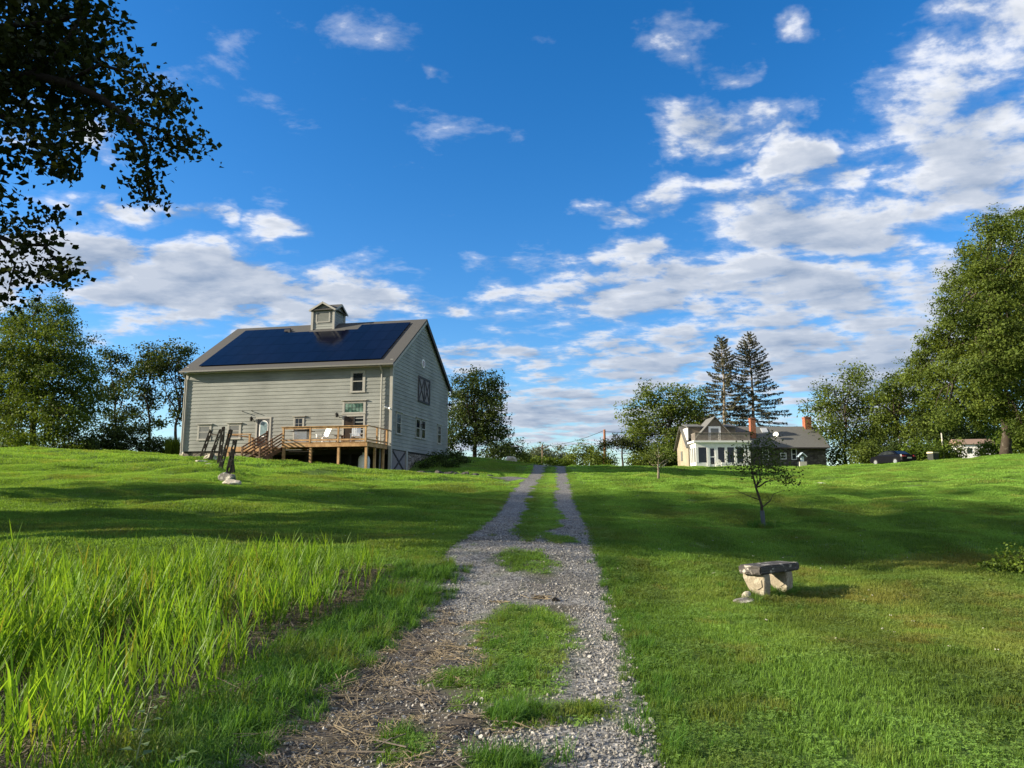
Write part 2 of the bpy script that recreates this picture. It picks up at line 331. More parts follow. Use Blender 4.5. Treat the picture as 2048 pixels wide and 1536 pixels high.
for wl, am in ((6.0, .042), (3.1, .026), (1.7, .011), (0.95, .004)):
    for k in range(5):
        an = _rn.uniform(0, math.pi); _w.append((math.cos(an) * 2 * math.pi / wl, math.sin(an) * 2 * math.pi / wl, _rn.uniform(0, 7), am * _rn.uniform(.5, 1.2)))
def H(x, y):
    """ground height"""
    x = np.atleast_1d(np.asarray(x, float)); y = np.atleast_1d(np.asarray(y, float)); out = np.empty(x.size)
    xf, yf = x.ravel(), y.ravel()
    for i in range(0, xf.size, 40000):
        X = np.clip(xf[i:i + 40000], -115, 115) / _S; Y = np.clip(yf[i:i + 40000], -14, 170) / _S
        r2 = (X[:, None] - _XY[None, :, 0]) ** 2 + (Y[:, None] - _XY[None, :, 1]) ** 2
        out[i:i + 40000] = 0.5 * (r2 * np.log(np.maximum(r2, 1e-12))) @ _SOL[:-3] + _SOL[-3] + _SOL[-2] * X + _SOL[-1] * Y
    s = np.zeros(xf.size)
    for a, b, p, m in _w: s += m * np.sin(a * xf + b * yf + p)
    dd = np.sqrt(xf ** 2 + yf ** 2); f = np.clip(dd / 25, .25, 1.0) * np.clip((140 - dd) / 60, 0, 1)
    road = np.clip((np.abs(xf - road_mid(yf)) - 0.9) / 1.5, 0.12, 1)
    return (out + s * f * road).reshape(x.shape)
_rd = np.array([(2.0, -0.62, 1.33), (4.4, -0.53, 1.33), (5.7, -0.43, 1.36), (7.4, -0.29, 1.39), (10.6, 0.04, 1.34), (13.9, 0.21, 1.34), (19.5, 0.66, 1.30), (27.8, 1.06, 1.28), (42, 1.95, 1.28), (58, 2.95, 1.28), (75, 3.9, 1.3), (95, 5, 1.3)])
def road_mid(y): return np.interp(y, _rd[:, 0], _rd[:, 1])
def road_half(y): return np.interp(y, _rd[:, 0], _rd[:, 2])
def h1(x, y): return float(H(x, y)[0])
def fbm(x, y, wl, seed, octs=4):
    """smooth 2D value noise, about 0..1"""
    out = 0; tot = 0
    for o in range(octs):
        rg = np.random.default_rng(seed * 17 + o); T = rg.random((64, 64)); s = 2 ** o / wl
        X, Y = np.asarray(x) * s + 31.7 * o, np.asarray(y) * s + 11.3 * o; xi, yi = np.floor(X).astype(int), np.floor(Y).astype(int); fx, fy = X - xi, Y - yi
        fx = fx * fx * (3 - 2 * fx); fy = fy * fy * (3 - 2 * fy); g = lambda a, b: T[a % 64, b % 64]
        v = (g(xi, yi) * (1 - fx) + g(xi + 1, yi) * fx) * (1 - fy) + (g(xi, yi + 1) * (1 - fx) + g(xi + 1, yi + 1) * fx) * fy
        out = out + v * 0.55 ** o; tot += 0.55 ** o
    return out / tot
def bump01(x, y, cx, cy, rx, ry): return np.clip(1.35 - np.sqrt(((x - cx) / rx) ** 2 + ((y - cy) / ry) ** 2), 0, 1) / 0.35 > 0.999
def blob(x, y, cx, cy, rx, ry, soft=0.5): return np.clip((1 - np.sqrt(((x - cx) / rx) ** 2 + ((y - cy) / ry) ** 2)) / soft + 0.5, 0, 1)
ISLANDS = [(0.16, 9.0, .48, 1.1), (0.10, 7.7, .46, 1.2), (-.02, 6.35, .36, .65), (0.03, 5.3, .18, .30), (-.03, 4.35, .22, .28), (-.68, 4.75, .16, .4), (-.45, 6.4, .25, .3), (.45, 5.4, .25, .22)]
def gravel(x, y):
    """1 on bare gravel of the drive, 0 on grass"""
    x = np.asarray(x, float); y = np.asarray(y, float)
    e = (fbm(x, y, 0.9, 3) - .5) * 0.9 + (fbm(x, y, 0.25, 4, 2) - .5) * .35
    t = np.abs(x - road_mid(y)) / road_half(y)
    edge = np.clip((1.0 - t) * road_half(y) / 0.25 + 0.5 + e * np.where(x > road_mid(y), .9, 1.4), 0, 1)
    # grass strip between the ruts from about 13 m outwards, broken in the nearest stretch
    half = np.interp(y, [11, 13.2, 15, 17, 18.5, 20, 26, 40, 60, 100], [0, .0, .12, .25, .55, .62, .62, .60, .5, .5])
    strip = np.clip((half - np.abs(x - road_mid(y) - .05) + e * .8) / 0.18, 0, 1)
    strip = np.maximum(strip, np.clip(blob(x, y, .28, 12.9, .55, .9, .9) * 1.15 + (e + (fbm(x, y, .22, 8, 2) - .5) * .8) * 1.25 * (blob(x, y, .5, 15, 1.2, 4) > 0) - .12, 0, 1)); strip = np.maximum(strip, np.clip(blob(x, y, 1.0, 15.6, .35, .8, .9) + (e + (fbm(x, y, .22, 8, 2) - .5) * .8) * 1.25 * (blob(x, y, .5, 15, 1.2, 4) > 0) - .12, 0, 1)); strip = np.maximum(strip, np.clip(blob(x, y, .45, 17.0, .45, .9, .9) + (e + (fbm(x, y, .22, 8, 2) - .5) * .8) * 1.25 * (blob(x, y, .5, 15, 1.2, 4) > 0) - .12, 0, 1))
    for cx, cy, rx, ry in ISLANDS: strip = np.maximum(strip, np.clip(blob(x, y, cx, cy, rx * 1.08, ry * 1.08, .9) * 1.15 + (e + (fbm(x, y, .12, 8, 2) - .5) * .6) * 1.1 * (blob(x, y, cx, cy, rx * 1.35, ry * 1.35) > 0) - .06, 0, 1))
    spur = np.zeros_like(x)
    a = np.array([1.0, 43.5]); b_ = bw(-2.2, 1.2)
    d = b_ - a; tt = np.clip(((x - a[0]) * d[0] + (y - a[1]) * d[1]) / (d @ d), 0, 1)
    spur = np.clip((1.2 - np.hypot(x - a[0] - tt * d[0], y - a[1] - tt * d[1]) + e) / .4, 0, 1)
    return np.maximum(edge * (1 - strip), spur)
def reed_zone(x, y):
    """1 inside the reed bed at the left of the drive"""
    x = np.asarray(x, float); y = np.asarray(y, float)
    right = np.interp(y, [3, 4.6, 6, 7.6, 9.5, 11.5, 14, 16], [-2.0, -1.95, -2.05, -2.1, -1.95, -1.65, -1.9, -3.2])
    e = (fbm(x, y, 1.1, 9) - .5) * 1.2
    far = np.interp(x, [-12, -8, -5, -2], [8.6, 10.2, 11.6, 12.6])
    return np.clip((right - x + e * .6) / .35, 0, 1) * np.clip((far - y + e * 1.2) / .6, 0, 1)

xs = np.r_[-1600, -900, -500, -300, -200, -150, np.arange(-115, -52, 3.0), np.arange(-52, -24, 0.9), np.arange(-24, 24, 0.42), np.arange(24, 60, 0.9), np.arange(60, 118, 3.0), 150, 200, 300, 500, 900, 1600]
ys = np.r_[-1500, -600, -250, -100, -40, -14, np.arange(-10, 2, 1.5), np.arange(2, 34, 0.38), np.arange(34, 95, 0.7), np.arange(95, 170, 4.0), 190, 240, 320, 500, 900, 1800]
GX, GY = np.meshgrid(xs, ys); GZ = H(GX, GY)
far_drop = np.clip((GY - 110) / 200, 0, 1) * 2.0; GZ = GZ - far_drop
nx, ny = len(xs), len(ys); ii = (np.arange(ny - 1)[:, None] * nx + np.arange(nx - 1)[None]).ravel()
quads = np.c_[ii, ii + 1, ii + nx + 1, ii + nx]
def soilmat():
    m, N, L, b = hexmat('lawn soil'); b.inputs['Roughness'].default_value = 1; b.inputs['Specular IOR Level'].default_value = 0.1
    tc = N.new('ShaderNodeTexCoord'); n = N.new('ShaderNodeTexNoise'); n.inputs['Scale'].default_value = 1.6; n.inputs['Detail'].default_value = 9; n.inputs['Roughness'].default_value = .7; L.new(tc.outputs['Object'], n.inputs['Vector'])
    a = N.new('ShaderNodeAttribute'); a.attribute_name = 'reed'
    m1 = N.new('ShaderNodeMix'); m1.data_type = 'RGBA'; L.new(n.outputs[0], m1.inputs[0]); m1.inputs[6].default_value = (.06, .10, .02, 1); m1.inputs[7].default_value = (.13, .20, .045, 1)
    m2 = N.new('ShaderNodeMix'); m2.data_type = 'RGBA'; L.new(n.outputs[0], m2.inputs[0]); m2.inputs[6].default_value = (.035, .027, .018, 1); m2.inputs[7].default_value = (.12, .09, .06, 1)
    m3 = N.new('ShaderNodeMix'); m3.data_type = 'RGBA'; L.new(a.outputs['Fac'], m3.inputs[0]); L.new(m1.outputs[2], m3.inputs[6]); L.new(m2.outputs[2], m3.inputs[7])
    L.new(m3.outputs[2], b.inputs['Base Color'])
    bp = N.new('ShaderNodeBump'); bp.inputs['Distance'].default_value = .05; L.new(n.outputs[0], bp.inputs['Height']); L.new(bp.outputs[0], b.inputs['Normal'])
    return m
me = mesh_np('ground', np.c_[GX.ravel(), GY.ravel(), GZ.ravel()], quads, {'reed': reed_zone(GX, GY).ravel()}, True)
struct(link('ground', me, soilmat()))

# ------------------------------------------------------------------ driveway sheet
def gravelmat():
    m, N, L, b = hexmat('gravel drive'); b.inputs['Roughness'].default_value = .95; b.inputs['Specular IOR Level'].default_value = .2
    tc = N.new('ShaderNodeTexCoord')
    v = N.new('ShaderNodeTexVoronoi'); v.inputs['Scale'].default_value = 38; L.new(tc.outputs['Object'], v.inputs['Vector'])
    sp = N.new('ShaderNodeSeparateColor'); L.new(v.outputs['Color'], sp.inputs[0])
    r = N.new('ShaderNodeValToRGB'); L.new(sp.outputs[0], r.inputs[0])
    e = r.color_ramp.elements; e[0].color = (.06, .059, .056, 1); e[1].color = (.36, .35, .33, 1); e.new(.55).color = (.19, .186, .175, 1)
    n = N.new('ShaderNodeTexNoise'); n.inputs['Scale'].default_value = 1.4; n.inputs['Detail'].default_value = 8; n.inputs['Roughness'].default_value = .7; L.new(tc.outputs['Object'], n.inputs['Vector'])
    rr = N.new('ShaderNodeMapRange'); L.new(n.outputs[0], rr.inputs[0]); rr.inputs[1].default_value = .5; rr.inputs[2].default_value = .66
    ds = N.new('ShaderNodeAttribute'); ds.attribute_name = 'dirt'
    mm = N.new('ShaderNodeMath'); mm.operation = 'MULTIPLY_ADD'; L.new(rr.outputs[0], mm.inputs[0]); mm.inputs[1].default_value = .45; L.new(ds.outputs['Fac'], mm.inputs[2]); mm.use_clamp = True
    mx = N.new('ShaderNodeMix'); mx.data_type = 'RGBA'; L.new(mm.outputs[0], mx.inputs[0]); L.new(r.outputs[0], mx.inputs[6]); mx.inputs[7].default_value = (.082, .070, .056, 1)
    g = N.new('ShaderNodeAttribute'); g.attribute_name = 'grass'
    m2 = N.new('ShaderNodeMix'); m2.data_type = 'RGBA'; L.new(g.outputs['Fac'], m2.inputs[0]); L.new(mx.outputs[2], m2.inputs[6]); m2.inputs[7].default_value = (.06, .085, .02, 1)
    L.new(m2.outputs[2], b.inputs['Base Color'])
    bp = N.new('ShaderNodeBump'); bp.inputs['Distance'].default_value = .025; bp.inputs['Strength'].default_value = 1; L.new(sp.outputs[0], bp.inputs['Height']); L.new(bp.outputs[0], b.inputs['Normal'])
    return m
yy_ = np.r_[np.arange(2.5, 16, .10), np.arange(16, 34, .2), np.arange(34, 96, .5)]; tt_ = np.linspace(-1.12, 1.12, 41)
YY, TT = np.meshgrid(yy_, tt_, indexing='ij'); XX = road_mid(YY) + TT * road_half(YY)
g_ = gravel(XX, YY); rg = np.random.default_rng(3)
rise = np.where(g_ > .3, .016, .012) + (fbm(XX, YY, .35, 21, 3) - .5) * .03 * np.clip(1.1 - np.abs(TT), 0, 1) * (YY < 20)
ZZ = H(XX, YY) + np.maximum(rise, .010) - .05 * np.clip((np.abs(TT) - 1.0) / .12, 0, 1)
dirt = np.clip(blob(XX, YY, -1.15, 6.6, .95, 2.6, .8) * 1.1 + blob(XX, YY, .62, 10.0, .5, .3) + blob(XX, YY, -1.0, 4.6, 1.0, 1.6) + blob(XX, YY, -.9, 15.2, .6, .5) * .8 + blob(XX, YY, .75, 11.6, .6, .7) * .4, 0, 1)
n0, n1_ = YY.shape; ii = (np.arange(n0 - 1)[:, None] * n1_ + np.arange(n1_ - 1)[None]).ravel()
me = mesh_np('driveway', np.c_[XX.ravel(), YY.ravel(), ZZ.ravel()], np.c_[ii, ii + 1, ii + n1_ + 1, ii + n1_], {'grass': 1 - g_.ravel(), 'dirt': dirt.ravel()}, True)
GRAVEL = gravelmat(); struct(link('driveway', me, GRAVEL))
# spur to the barn's lower door
sp_t = np.linspace(0, 1, 50); sp_s = np.linspace(-1.3, 1.3, 13); A_ = np.array([0.6, 43.4]); B_ = bw(-1.2, 1.4); D_ = (B_ - A_); nn_ = np.array([-D_[1], D_[0]]) / np.linalg.norm(D_)
T2, S2 = np.meshgrid(sp_t, sp_s, indexing='ij'); SX = A_[0] + D_[0] * T2 + nn_[0] * S2; SY = A_[1] + D_[1] * T2 + nn_[1] * S2
SZ = H(SX, SY) + .022 - .06 * np.clip(np.abs(S2) - 1.1, 0, 1)
ii = (np.arange(49)[:, None] * 13 + np.arange(12)[None]).ravel()
struct(link('side_track', mesh_np('side_track', np.c_[SX.ravel(), SY.ravel(), SZ.ravel()], np.c_[ii, ii + 13, ii + 14, ii + 1], {'grass': np.clip((np.abs(S2).ravel() - .9) / .3, 0, 1), 'dirt': np.full(SX.size, .15)}, True), GRAVEL))

# ------------------------------------------------------------------ scattering (geometry nodes, only for grass, gravel, litter and reeds)
def scatter(name, pts, rot, scl, idx, attrs, protos, label, cat):
    """one object of kind stuff: points carrying rot, scl, idx and tint, each drawing one of the small meshes of the list"""
    pc = bpy.data.collections.new(name + ' pieces')
    for i, (me, mat) in enumerate(protos):
        me.materials.append(mat); o = bpy.data.objects.new('%s_piece_%02d' % (name, i), me); pc.objects.link(o)
    me = bpy.data.meshes.new(name); me.vertices.add(len(pts)); me.vertices.foreach_set('co', np.asarray(pts, 'f').ravel())
    setattrs(me, {'rot': rot, 'scl': np.repeat(np.asarray(scl)[:, None], 3, 1), 'idx': np.asarray(idx, 'i'), **attrs}); me.update()
    o = bpy.data.objects.new(name, me); col.objects.link(o)
    ng = bpy.data.node_groups.new(name, 'GeometryNodeTree'); N = ng.nodes; L = ng.links
    ng.interface.new_socket('Geometry', in_out='INPUT', socket_type='NodeSocketGeometry'); ng.interface.new_socket('Geometry', in_out='OUTPUT', socket_type='NodeSocketGeometry')
    gi = N.new('NodeGroupInput'); go = N.new('NodeGroupOutput'); mp = N.new('GeometryNodeMeshToPoints'); ci = N.new('GeometryNodeCollectionInfo'); iop = N.new('GeometryNodeInstanceOnPoints')
    ci.inputs[0].default_value = pc; ci.inputs['Separate Children'].default_value = True; ci.inputs['Reset Children'].default_value = True; ci.transform_space = 'ORIGINAL'
    def na(nm, t):
        a = N.new('GeometryNodeInputNamedAttribute'); a.data_type = t; a.inputs[0].default_value = nm; return a.outputs[0]
    L.new(gi.outputs[0], mp.inputs[0]); L.new(mp.outputs[0], iop.inputs['Points']); L.new(ci.outputs[0], iop.inputs['Instance'])
    iop.inputs['Pick Instance'].default_value = True
    L.new(na('idx', 'INT'), iop.inputs['Instance Index']); L.new(na('rot', 'FLOAT_VECTOR'), iop.inputs['Rotation']); L.new(na('scl', 'FLOAT_VECTOR'), iop.inputs['Scale'])
    L.new(iop.outputs[0], go.inputs[0])
    md = o.modifiers.new('scatter', 'NODES'); md.node_group = ng
    return tag(o, label, cat, None, 'stuff')
def blades(rg, n, rad, h0, h1_, w, lean=0.35, seg=2, curl=0.5, sq=False):
    """grass blades in a tuft: two-step tapering strips bending outwards"""
    if sq: px, py = rg.uniform(-rad, rad, n), rg.uniform(-rad, rad, n)
    else:
        rr = rad * np.sqrt(rg.random(n)); a = rg.uniform(0, 6.283, n); px, py = rr * np.cos(a), rr * np.sin(a)
    hh = rg.uniform(h0, h1_, n); az = rg.uniform(0, 6.283, n); le = np.abs(rg.normal(0, lean, n)); ww = w * rg.uniform(.6, 1.3, n)
    dx, dy = np.cos(az), np.sin(az); sx, sy = -dy, dx; V = []
    fr = [0, .45, .8, 1.0] if seg == 3 else ([0, .6, 1.0] if seg == 2 else [0, 1.0])
    wf = [1, .95, .6, 0] if seg == 3 else ([.9, .8, 0] if seg == 2 else [1, 0])
    for f, q in zip(fr, wf):
        bend = np.sin(np.minimum(le * (f + curl * f * f), 1.5)); z = hh * f * np.cos(np.minimum(le * f * (1 + curl * f) * .8, 1.45)); ox, oy = px + dx * hh * bend * f, py + dy * hh * bend * f
        if q > 0:
            V.append(np.c_[ox - sx * ww * q / 2, oy - sy * ww * q / 2, z]); V.append(np.c_[ox + sx * ww * q / 2, oy + sy * ww * q / 2, z])
        else: V.append(np.c_[ox, oy, z])
    k = len(V); VV = np.stack(V, 1).reshape(-1, 3); F = []
    for j in range(len(fr) - 1):
        if wf[j + 1] > 0: F += [(2 * j, 2 * j + 1, 2 * j + 3), (2 * j, 2 * j + 3, 2 * j + 2)]
        else: F.append((2 * j, 2 * j + 1, 2 * j + 2))
    F = (np.arange(n)[:, None, None] * k + np.array(F)[None]).reshape(-1, 3)
    sh = np.repeat(rg.random(n), k) * .75 + np.tile(np.repeat(np.array(fr), 2)[:k], n) * .25
    return VV, F, np.clip(sh, 0, 1)
def blade_mesh(name, *a, **k):
    V, F, s = blades(*a, **k); return mesh_np(name, V, F, {'shade': s})
GRASS = leafmat('lawn grass', (.072, .142, .024), (.188, .325, .060), .42, True)
VERGE = leafmat('verge grass', (.042, .108, .018), (.12, .255, .045), .42, True)
REED = leafmat('reed leaves', (.066, .155, .016), (.205, .365, .044), .48, True, (.22, .18, .06))
STRAW = plain('dry straw', (.25, .20, .125), .9, 0, .3, 9)
rg = np.random.default_rng(11)
def normals(x, y, e=.4):
    gx = (H(x + e, y) - H(x - e, y)) / (2 * e); gy = (H(x, y + e) - H(x, y - e)) / (2 * e); return gx, gy
def lay(x, y, s0, s1, nproto, tilt=True, sink=0.0):
    gx, gy = normals(x, y); z = H(x, y) - sink
    yaw = rg.uniform(0, 6.283, x.size)
    # tilt with the slope: rotate the yawed piece about x then y (XYZ euler order applies x, y, then z, so undo the yaw)
    c, s = np.cos(-yaw), np.sin(-yaw); lx, ly = gx * c - gy * s, gx * s + gy * c
    rot = np.c_[np.arctan(ly), -np.arctan(lx), yaw]
    return np.c_[x, y, z], rot, rg.uniform(s0, s1, x.size), rg.integers(0, nproto, x.size)
def lawn_tint(x, y):
    stripe = np.where(x > 0, np.clip(.5 + 1.2 * np.sin((x - road_mid(y)) * 2 * math.pi / 2.3), 0, 1), np.clip(.5 + 1.0 * np.sin((y + .22 * x) * 2 * math.pi / 2.4), 0, 1))
    t = (1 + .42 * np.clip((y - 18) / 18, 0, 1)) * (.80 + .36 * fbm(x, y, 3.2, 31) + .22 * (fbm(x, y, .5, 32, 3) - .5) + np.where(x > 0, .34, .20) * (stripe - .5))  # far grass lightened in colour to stand in for sunlight on the slope
    dryv = np.clip((fbm(x, y, 2.6, 33) - .58) * 2.2, 0, .32) + np.clip(blob(x, y, 5.9, 9.2, 2.6, 4.5, 1.2) * (fbm(x, y, .8, 35) * 1.1), 0, .75) * .8 + np.clip((fbm(x, y, .45, 34, 2) - .66) * 2.5, 0, .5) + .9 * blob(x, y, 9.3, 14.6, 2.0, .75, 1.0)
    return t, np.clip(dryv, 0, .85)
def inside_frame(x, y, m=1.15): return (np.abs(x) < (y * .70 + 1.2) * m + 1.8)
def footprint(x, y):
    """where buildings and hard things stand"""
    dx, dy = x - BC[0], y - BC[1]; u = dx * BA[0] + dy * BA[1]; v = dx * BB[0] + dy * BB[1]
    b = (u > -.1) & (u < 16.1) & (v > -.1) & (v < 12.9) | (u > 0) & (u < 6.5) & (v > -3.2) & (v < 0)
    h = (x > 21.3) & (x < 41.2) & (y > 86) & (y < 96)
    return b | h

# ------------------------------------------------------------------ lawn
def grid(x0, x1, y0, y1, s):
    gx, gy = np.meshgrid(np.arange(x0, x1, s), np.arange(y0, y1, s)); gx = gx.ravel() + rg.uniform(-.5, .5, gx.size) * s; gy = gy.ravel() + rg.uniform(-.5, .5, gy.size) * s; return gx, gy
LP = []   # near, middle, far pieces
for i in range(4): LP.append((blade_mesh('tuft', np.random.default_rng(100 + i), 64, .085, .030, .068, .0052, .55), GRASS))
for i in range(3): LP.append((blade_mesh('turf', np.random.default_rng(120 + i), 520, .33, .030, .072, .0095, .55, sq=True), GRASS))
for i in range(3): LP.append((blade_mesh('sward', np.random.default_rng(140 + i), 900, .80, .04, .085, .024, .6, 1, sq=True), GRASS))
def clover_mesh(i):
    g = np.random.default_rng(180 + i); n = 30; C = np.c_[g.uniform(-.085, .085, (n, 2)), g.uniform(.022, .062, n)]; V, F, S = [], [], []
    for k in range(n):
        a0 = g.uniform(0, 6.28); r = g.uniform(.008, .016); tl = g.normal(0, .25, 2)
        for q in range(3):
            a = a0 + q * 2.094; d = np.array([math.cos(a), math.sin(a)]); e = np.array([-d[1], d[0]]); b = len(V)
            for f, w_ in ((0, 0), (.75, .5), (1.0, 0), (.75, -.5)): xy = d * r * f + e * r * w_; V.append((C[k, 0] + xy[0], C[k, 1] + xy[1], C[k, 2] + xy @ tl + .002 * f)); S.append(g.uniform(.35, 1))
            F += [(b, b + 1, b + 2), (b, b + 2, b + 3)]
    V2, F2, S2 = blades(g, 26, .085, .03, .06, .005, .6); F = np.r_[np.array(F), F2 + len(V)]
    return mesh_np('clover', np.r_[np.array(V), V2], F, {'shade': np.r_[np.array(S), S2]})
for i in range(3): LP.append((clover_mesh(i), GRASS))
P_, R_, S_, I_, T_, D_2 = [], [], [], [], [], []
def put(x, y, s0, s1, lo, n, keep):
    x, y = x[keep], y[keep]; p, r, s, i = lay(x, y, s0, s1, n); t, dv = lawn_tint(x, y)
    if lo == 0: c = rg.random(x.size) < np.clip((fbm(x, y, .55, 61, 3) - .42) * 3.2, .04, .85); i = np.where(c, 10 + i % 3, i); t = np.where(c, t * 1.08, t)
    P_.append(p); R_.append(r); S_.append(s); I_.append(i + lo); T_.append(t); D_2.append(dv)
x, y = grid(-7, 12.5, 3.0, 13.5, .105)
gv = gravel(x, y); rz_ = reed_zone(x, y)
put(x, y, .75, 1.25, 0, 4, inside_frame(x, y) & (rg.random(x.size) > np.clip((gv - .12) * 2.2, 0, 1)) & (rg.random(x.size) > rz_ * .80) & (np.abs(x - road_mid(y)) / road_half(y) > -1))
x, y = grid(-26, 28, 13.2, 36, .40); gv = gravel(x, y)
put(x, y, .85, 1.2, 4, 3, inside_frame(x, y) & (gv < .25) & (reed_zone(x, y) < .5) & (np.abs(x - road_mid(y)) > road_half(y) + .25))
x, y = grid(-12, -2, 9, 13.4, .42); put(x, y, .85, 1.2, 4, 3, inside_frame(x, y) & (reed_zone(x, y) < .4))
x, y = grid(-2, 6, 13.2, 60, .12)       # edge and middle strip of the drive, laid with small tufts
dr = np.abs(x - road_mid(y)) / road_half(y)
put(x, y, .85, 1.35, 0, 4, (np.abs(x - road_mid(y)) < road_half(y) + .45) & (gravel(x, y) < .35 + .3 * rg.random(x.size)) & ((y < 30) | (rg.random(x.size) < .5)))
x, y = grid(-62, 66, 35.5, 92, .92)
put(x, y, .9, 1.2, 7, 3, inside_frame(x, y) & ~footprint(x, y) & (np.abs(x - road_mid(y)) > road_half(y) + .9) & (gravel(x, y) < .3))
fl = MB(); 
for q in range(2):
    an = q * 2.2; fl.lathe([(.001, .052), (.007, .055), (.0095, .062), (.007, .069), (.001, .071)], (.03 * q, .012 * q, 0), 7)
LP.append((fl.mesh('clover_head'), plain('white clover heads', (.42, .41, .33), .8)))
x, y = rg.uniform(-14, 11, 420), rg.uniform(3.5, 26, 420); k = inside_frame(x, y) & (gravel(x, y) < .1) & (reed_zone(x, y) < .05) & (fbm(x, y, 2.2, 66, 3) > .47); put(x, y, .45, .85, 13, 1, k)
cc_ = lambda L: np.concatenate(L)
scatter('lawn_grass', cc_(P_), cc_(R_), cc_(S_), cc_(I_), {'tint': cc_(T_), 'dry': cc_(D_2)}, LP, 'mown green lawn grass covering the slopes on both sides of the gravel drive', 'grass')

# long grass along the left edge of the drive, in the islands between the ruts and along the right edge
VP = [(blade_mesh('long_tuft', np.random.default_rng(160 + i), 50, .08, .12, .27, .0068, .80, 3, 1.1), VERGE) for i in range(4)]
x, y = grid(-3.1, 2.2, 3.4, 13.5, .095)
left = blob(x, y, road_mid(y) - road_half(y) - .12, y, .50, 1, .7) * (y < 12.5) * (y > 3.6)
isl = np.zeros(x.size)
for cx, cy, rx, ry in ISLANDS: isl = np.maximum(isl, blob(x, y, cx, cy, rx * .85, ry * .85))
rt = blob(x, y, road_mid(y) + road_half(y) + .12, y, .22, 1, .7) * .35
ring = np.zeros(x.size)
k = rg.random(x.size) < np.maximum(np.maximum(left * 1.0 * (fbm(x, y, .7, 41) > .30), isl * .55 * (fbm(x, y, .3, 42) > .42)), rt)
x, y = x[k], y[k]
for fx, fy, fr in [(3.72, 11.12, .2), (3.45, 11.35, .2), (.03, 5.38, .10), (.05, 5.3, .10), (-.03, 4.42, .11), (4.2, 11.6, .22), (4.05, 11.85, .2), (3.5, 10.75, .2), (7.4, 22, .25), (-11.5, 30, .6), (-11.9, 31.4, .4), (-12.3, 33.5, .4), (-13.6, 35, .4), (-15.2, 38, .5), (-16.4, 40, .5), (-17.2, 41, .5)]:
    q = rg.normal(0, fr, (26, 2)); x = np.r_[x, fx + q[:, 0]]; y = np.r_[y, fy + q[:, 1]]
p, r, s, i = lay(x, y, .45, 1.15, 4); s = s * np.where(np.abs(x - road_mid(y)) < road_half(y) * .8, .62, np.where(x > road_mid(y), np.where(y > 20, 1.0, .6), .95))
scatter('verge_grass', p, r, s, i, {'tint': .8 + .4 * fbm(x, y, .6, 43), 'dry': np.clip((fbm(x, y, .4, 44, 2) - .55) * 2, 0, .6)}, VP, 'long drooping green grass along the drive edge and between the wheel ruts', 'grass')

# ------------------------------------------------------------------ loose gravel stones and straw
SM = [plain('gravel stone %s' % n, c, .9, 0, .25, 30) for n, c in (('grey', (.24, .228, .205)), ('dark', (.10, .097, .092)), ('pale', (.37, .355, .33)))]
GP = []
for i in range(6):
    me = stone_mesh('gravel', .5, .42, .30, 300 + i, 1, .2, .25); GP.append((me, SM[(0, 1, 2, 0, 1, 0)[i]]))
x, y = rg.uniform(-2.3, 2.6, 190000), 3.3 + 20 * rg.random(190000) ** 1.75
gv = gravel(x, y); dv = np.clip(blob(x, y, -1.15, 6.6, .9, 2.4, .8) * 1.1 + blob(x, y, -1.0, 4.6, .9, 1.4), 0, 1)
k = (rg.random(x.size) < gv * (1 - .45 * dv) * np.clip(.35 + 1.6 * (fbm(x, y, .5, 71, 3) - .25), .2, 1)) & (np.abs(x - road_mid(y)) < road_half(y) * 1.05) & (rg.random(x.size) < np.clip((24 - y) / 8, 0, 1)); x, y = x[k], y[k]
n = x.size; sz = rg.lognormal(-4.05, .5, n)
scatter('gravel', np.c_[x, y, H(x, y) + .016], rg.uniform(0, 6.28, (n, 3)) * np.array([.15, .15, 1]), np.clip(sz, .007, .055), rg.integers(0, 6, n), {'tint': np.ones(n)}, GP, 'loose grey crushed stone lying in the wheel ruts of the drive', 'gravel')
# straw, old reed stalks and twigs washed onto the left rut and lying under the reeds
def sticks(n, rgx, l0, l1, w):
    mb = MB()
    for k in range(n):
        a = rgx.uniform(0, 6.28); l = rgx.uniform(l0, l1); c = rgx.uniform(-.12, .12, 2); z = rgx.uniform(.004, .03); dz = rgx.uniform(-.015, .02)
        mb.bar((c[0] - math.cos(a) * l / 2, c[1] - math.sin(a) * l / 2, z - dz), (c[0] + math.cos(a) * l / 2, c[1] + math.sin(a) * l / 2, z + dz), w * rgx.uniform(.6, 1.5), w * .6)
    return mb.mesh('straw')
TW = plain('grey twig', (.12, .10, .08), .95, 0, .3, 20)
KP = [(sticks(24, np.random.default_rng(200 + i), .025, .15 if i < 3 else .30, .0036), STRAW) for i in range(4)] + [(sticks(9, np.random.default_rng(220 + i), .08, .34, .007), TW) for i in range(3)]
x, y = rg.uniform(-8, .3, 26000), rg.uniform(3.4, 13, 26000); gl = blob(x, y, -1.05, 6.7, .85, 2.6, .9) + blob(x, y, -1.0, 4.5, .9, 1.5, .9) * .8 + blob(x, y, -1.5, 10.5, .5, 1.6, .9) * .6
k = rg.random(x.size) < np.maximum(np.clip(gl, 0, 1) * .085, reed_zone(x, y) * .22); x, y = x[k], y[k]; n = x.size
scatter('straw_litter', np.c_[x, y, H(x, y) + .014], np.c_[rg.normal(0, .12, (n, 2)), rg.uniform(0, 6.28, n)], rg.uniform(.6, 1.3, n), rg.choice(7, n, p=[.17, .17, .17, .16, .11, .11, .11]), {'tint': np.ones(n)}, KP, 'dry straw and broken reed stalks strewn on the left wheel rut and under the reeds', 'straw')

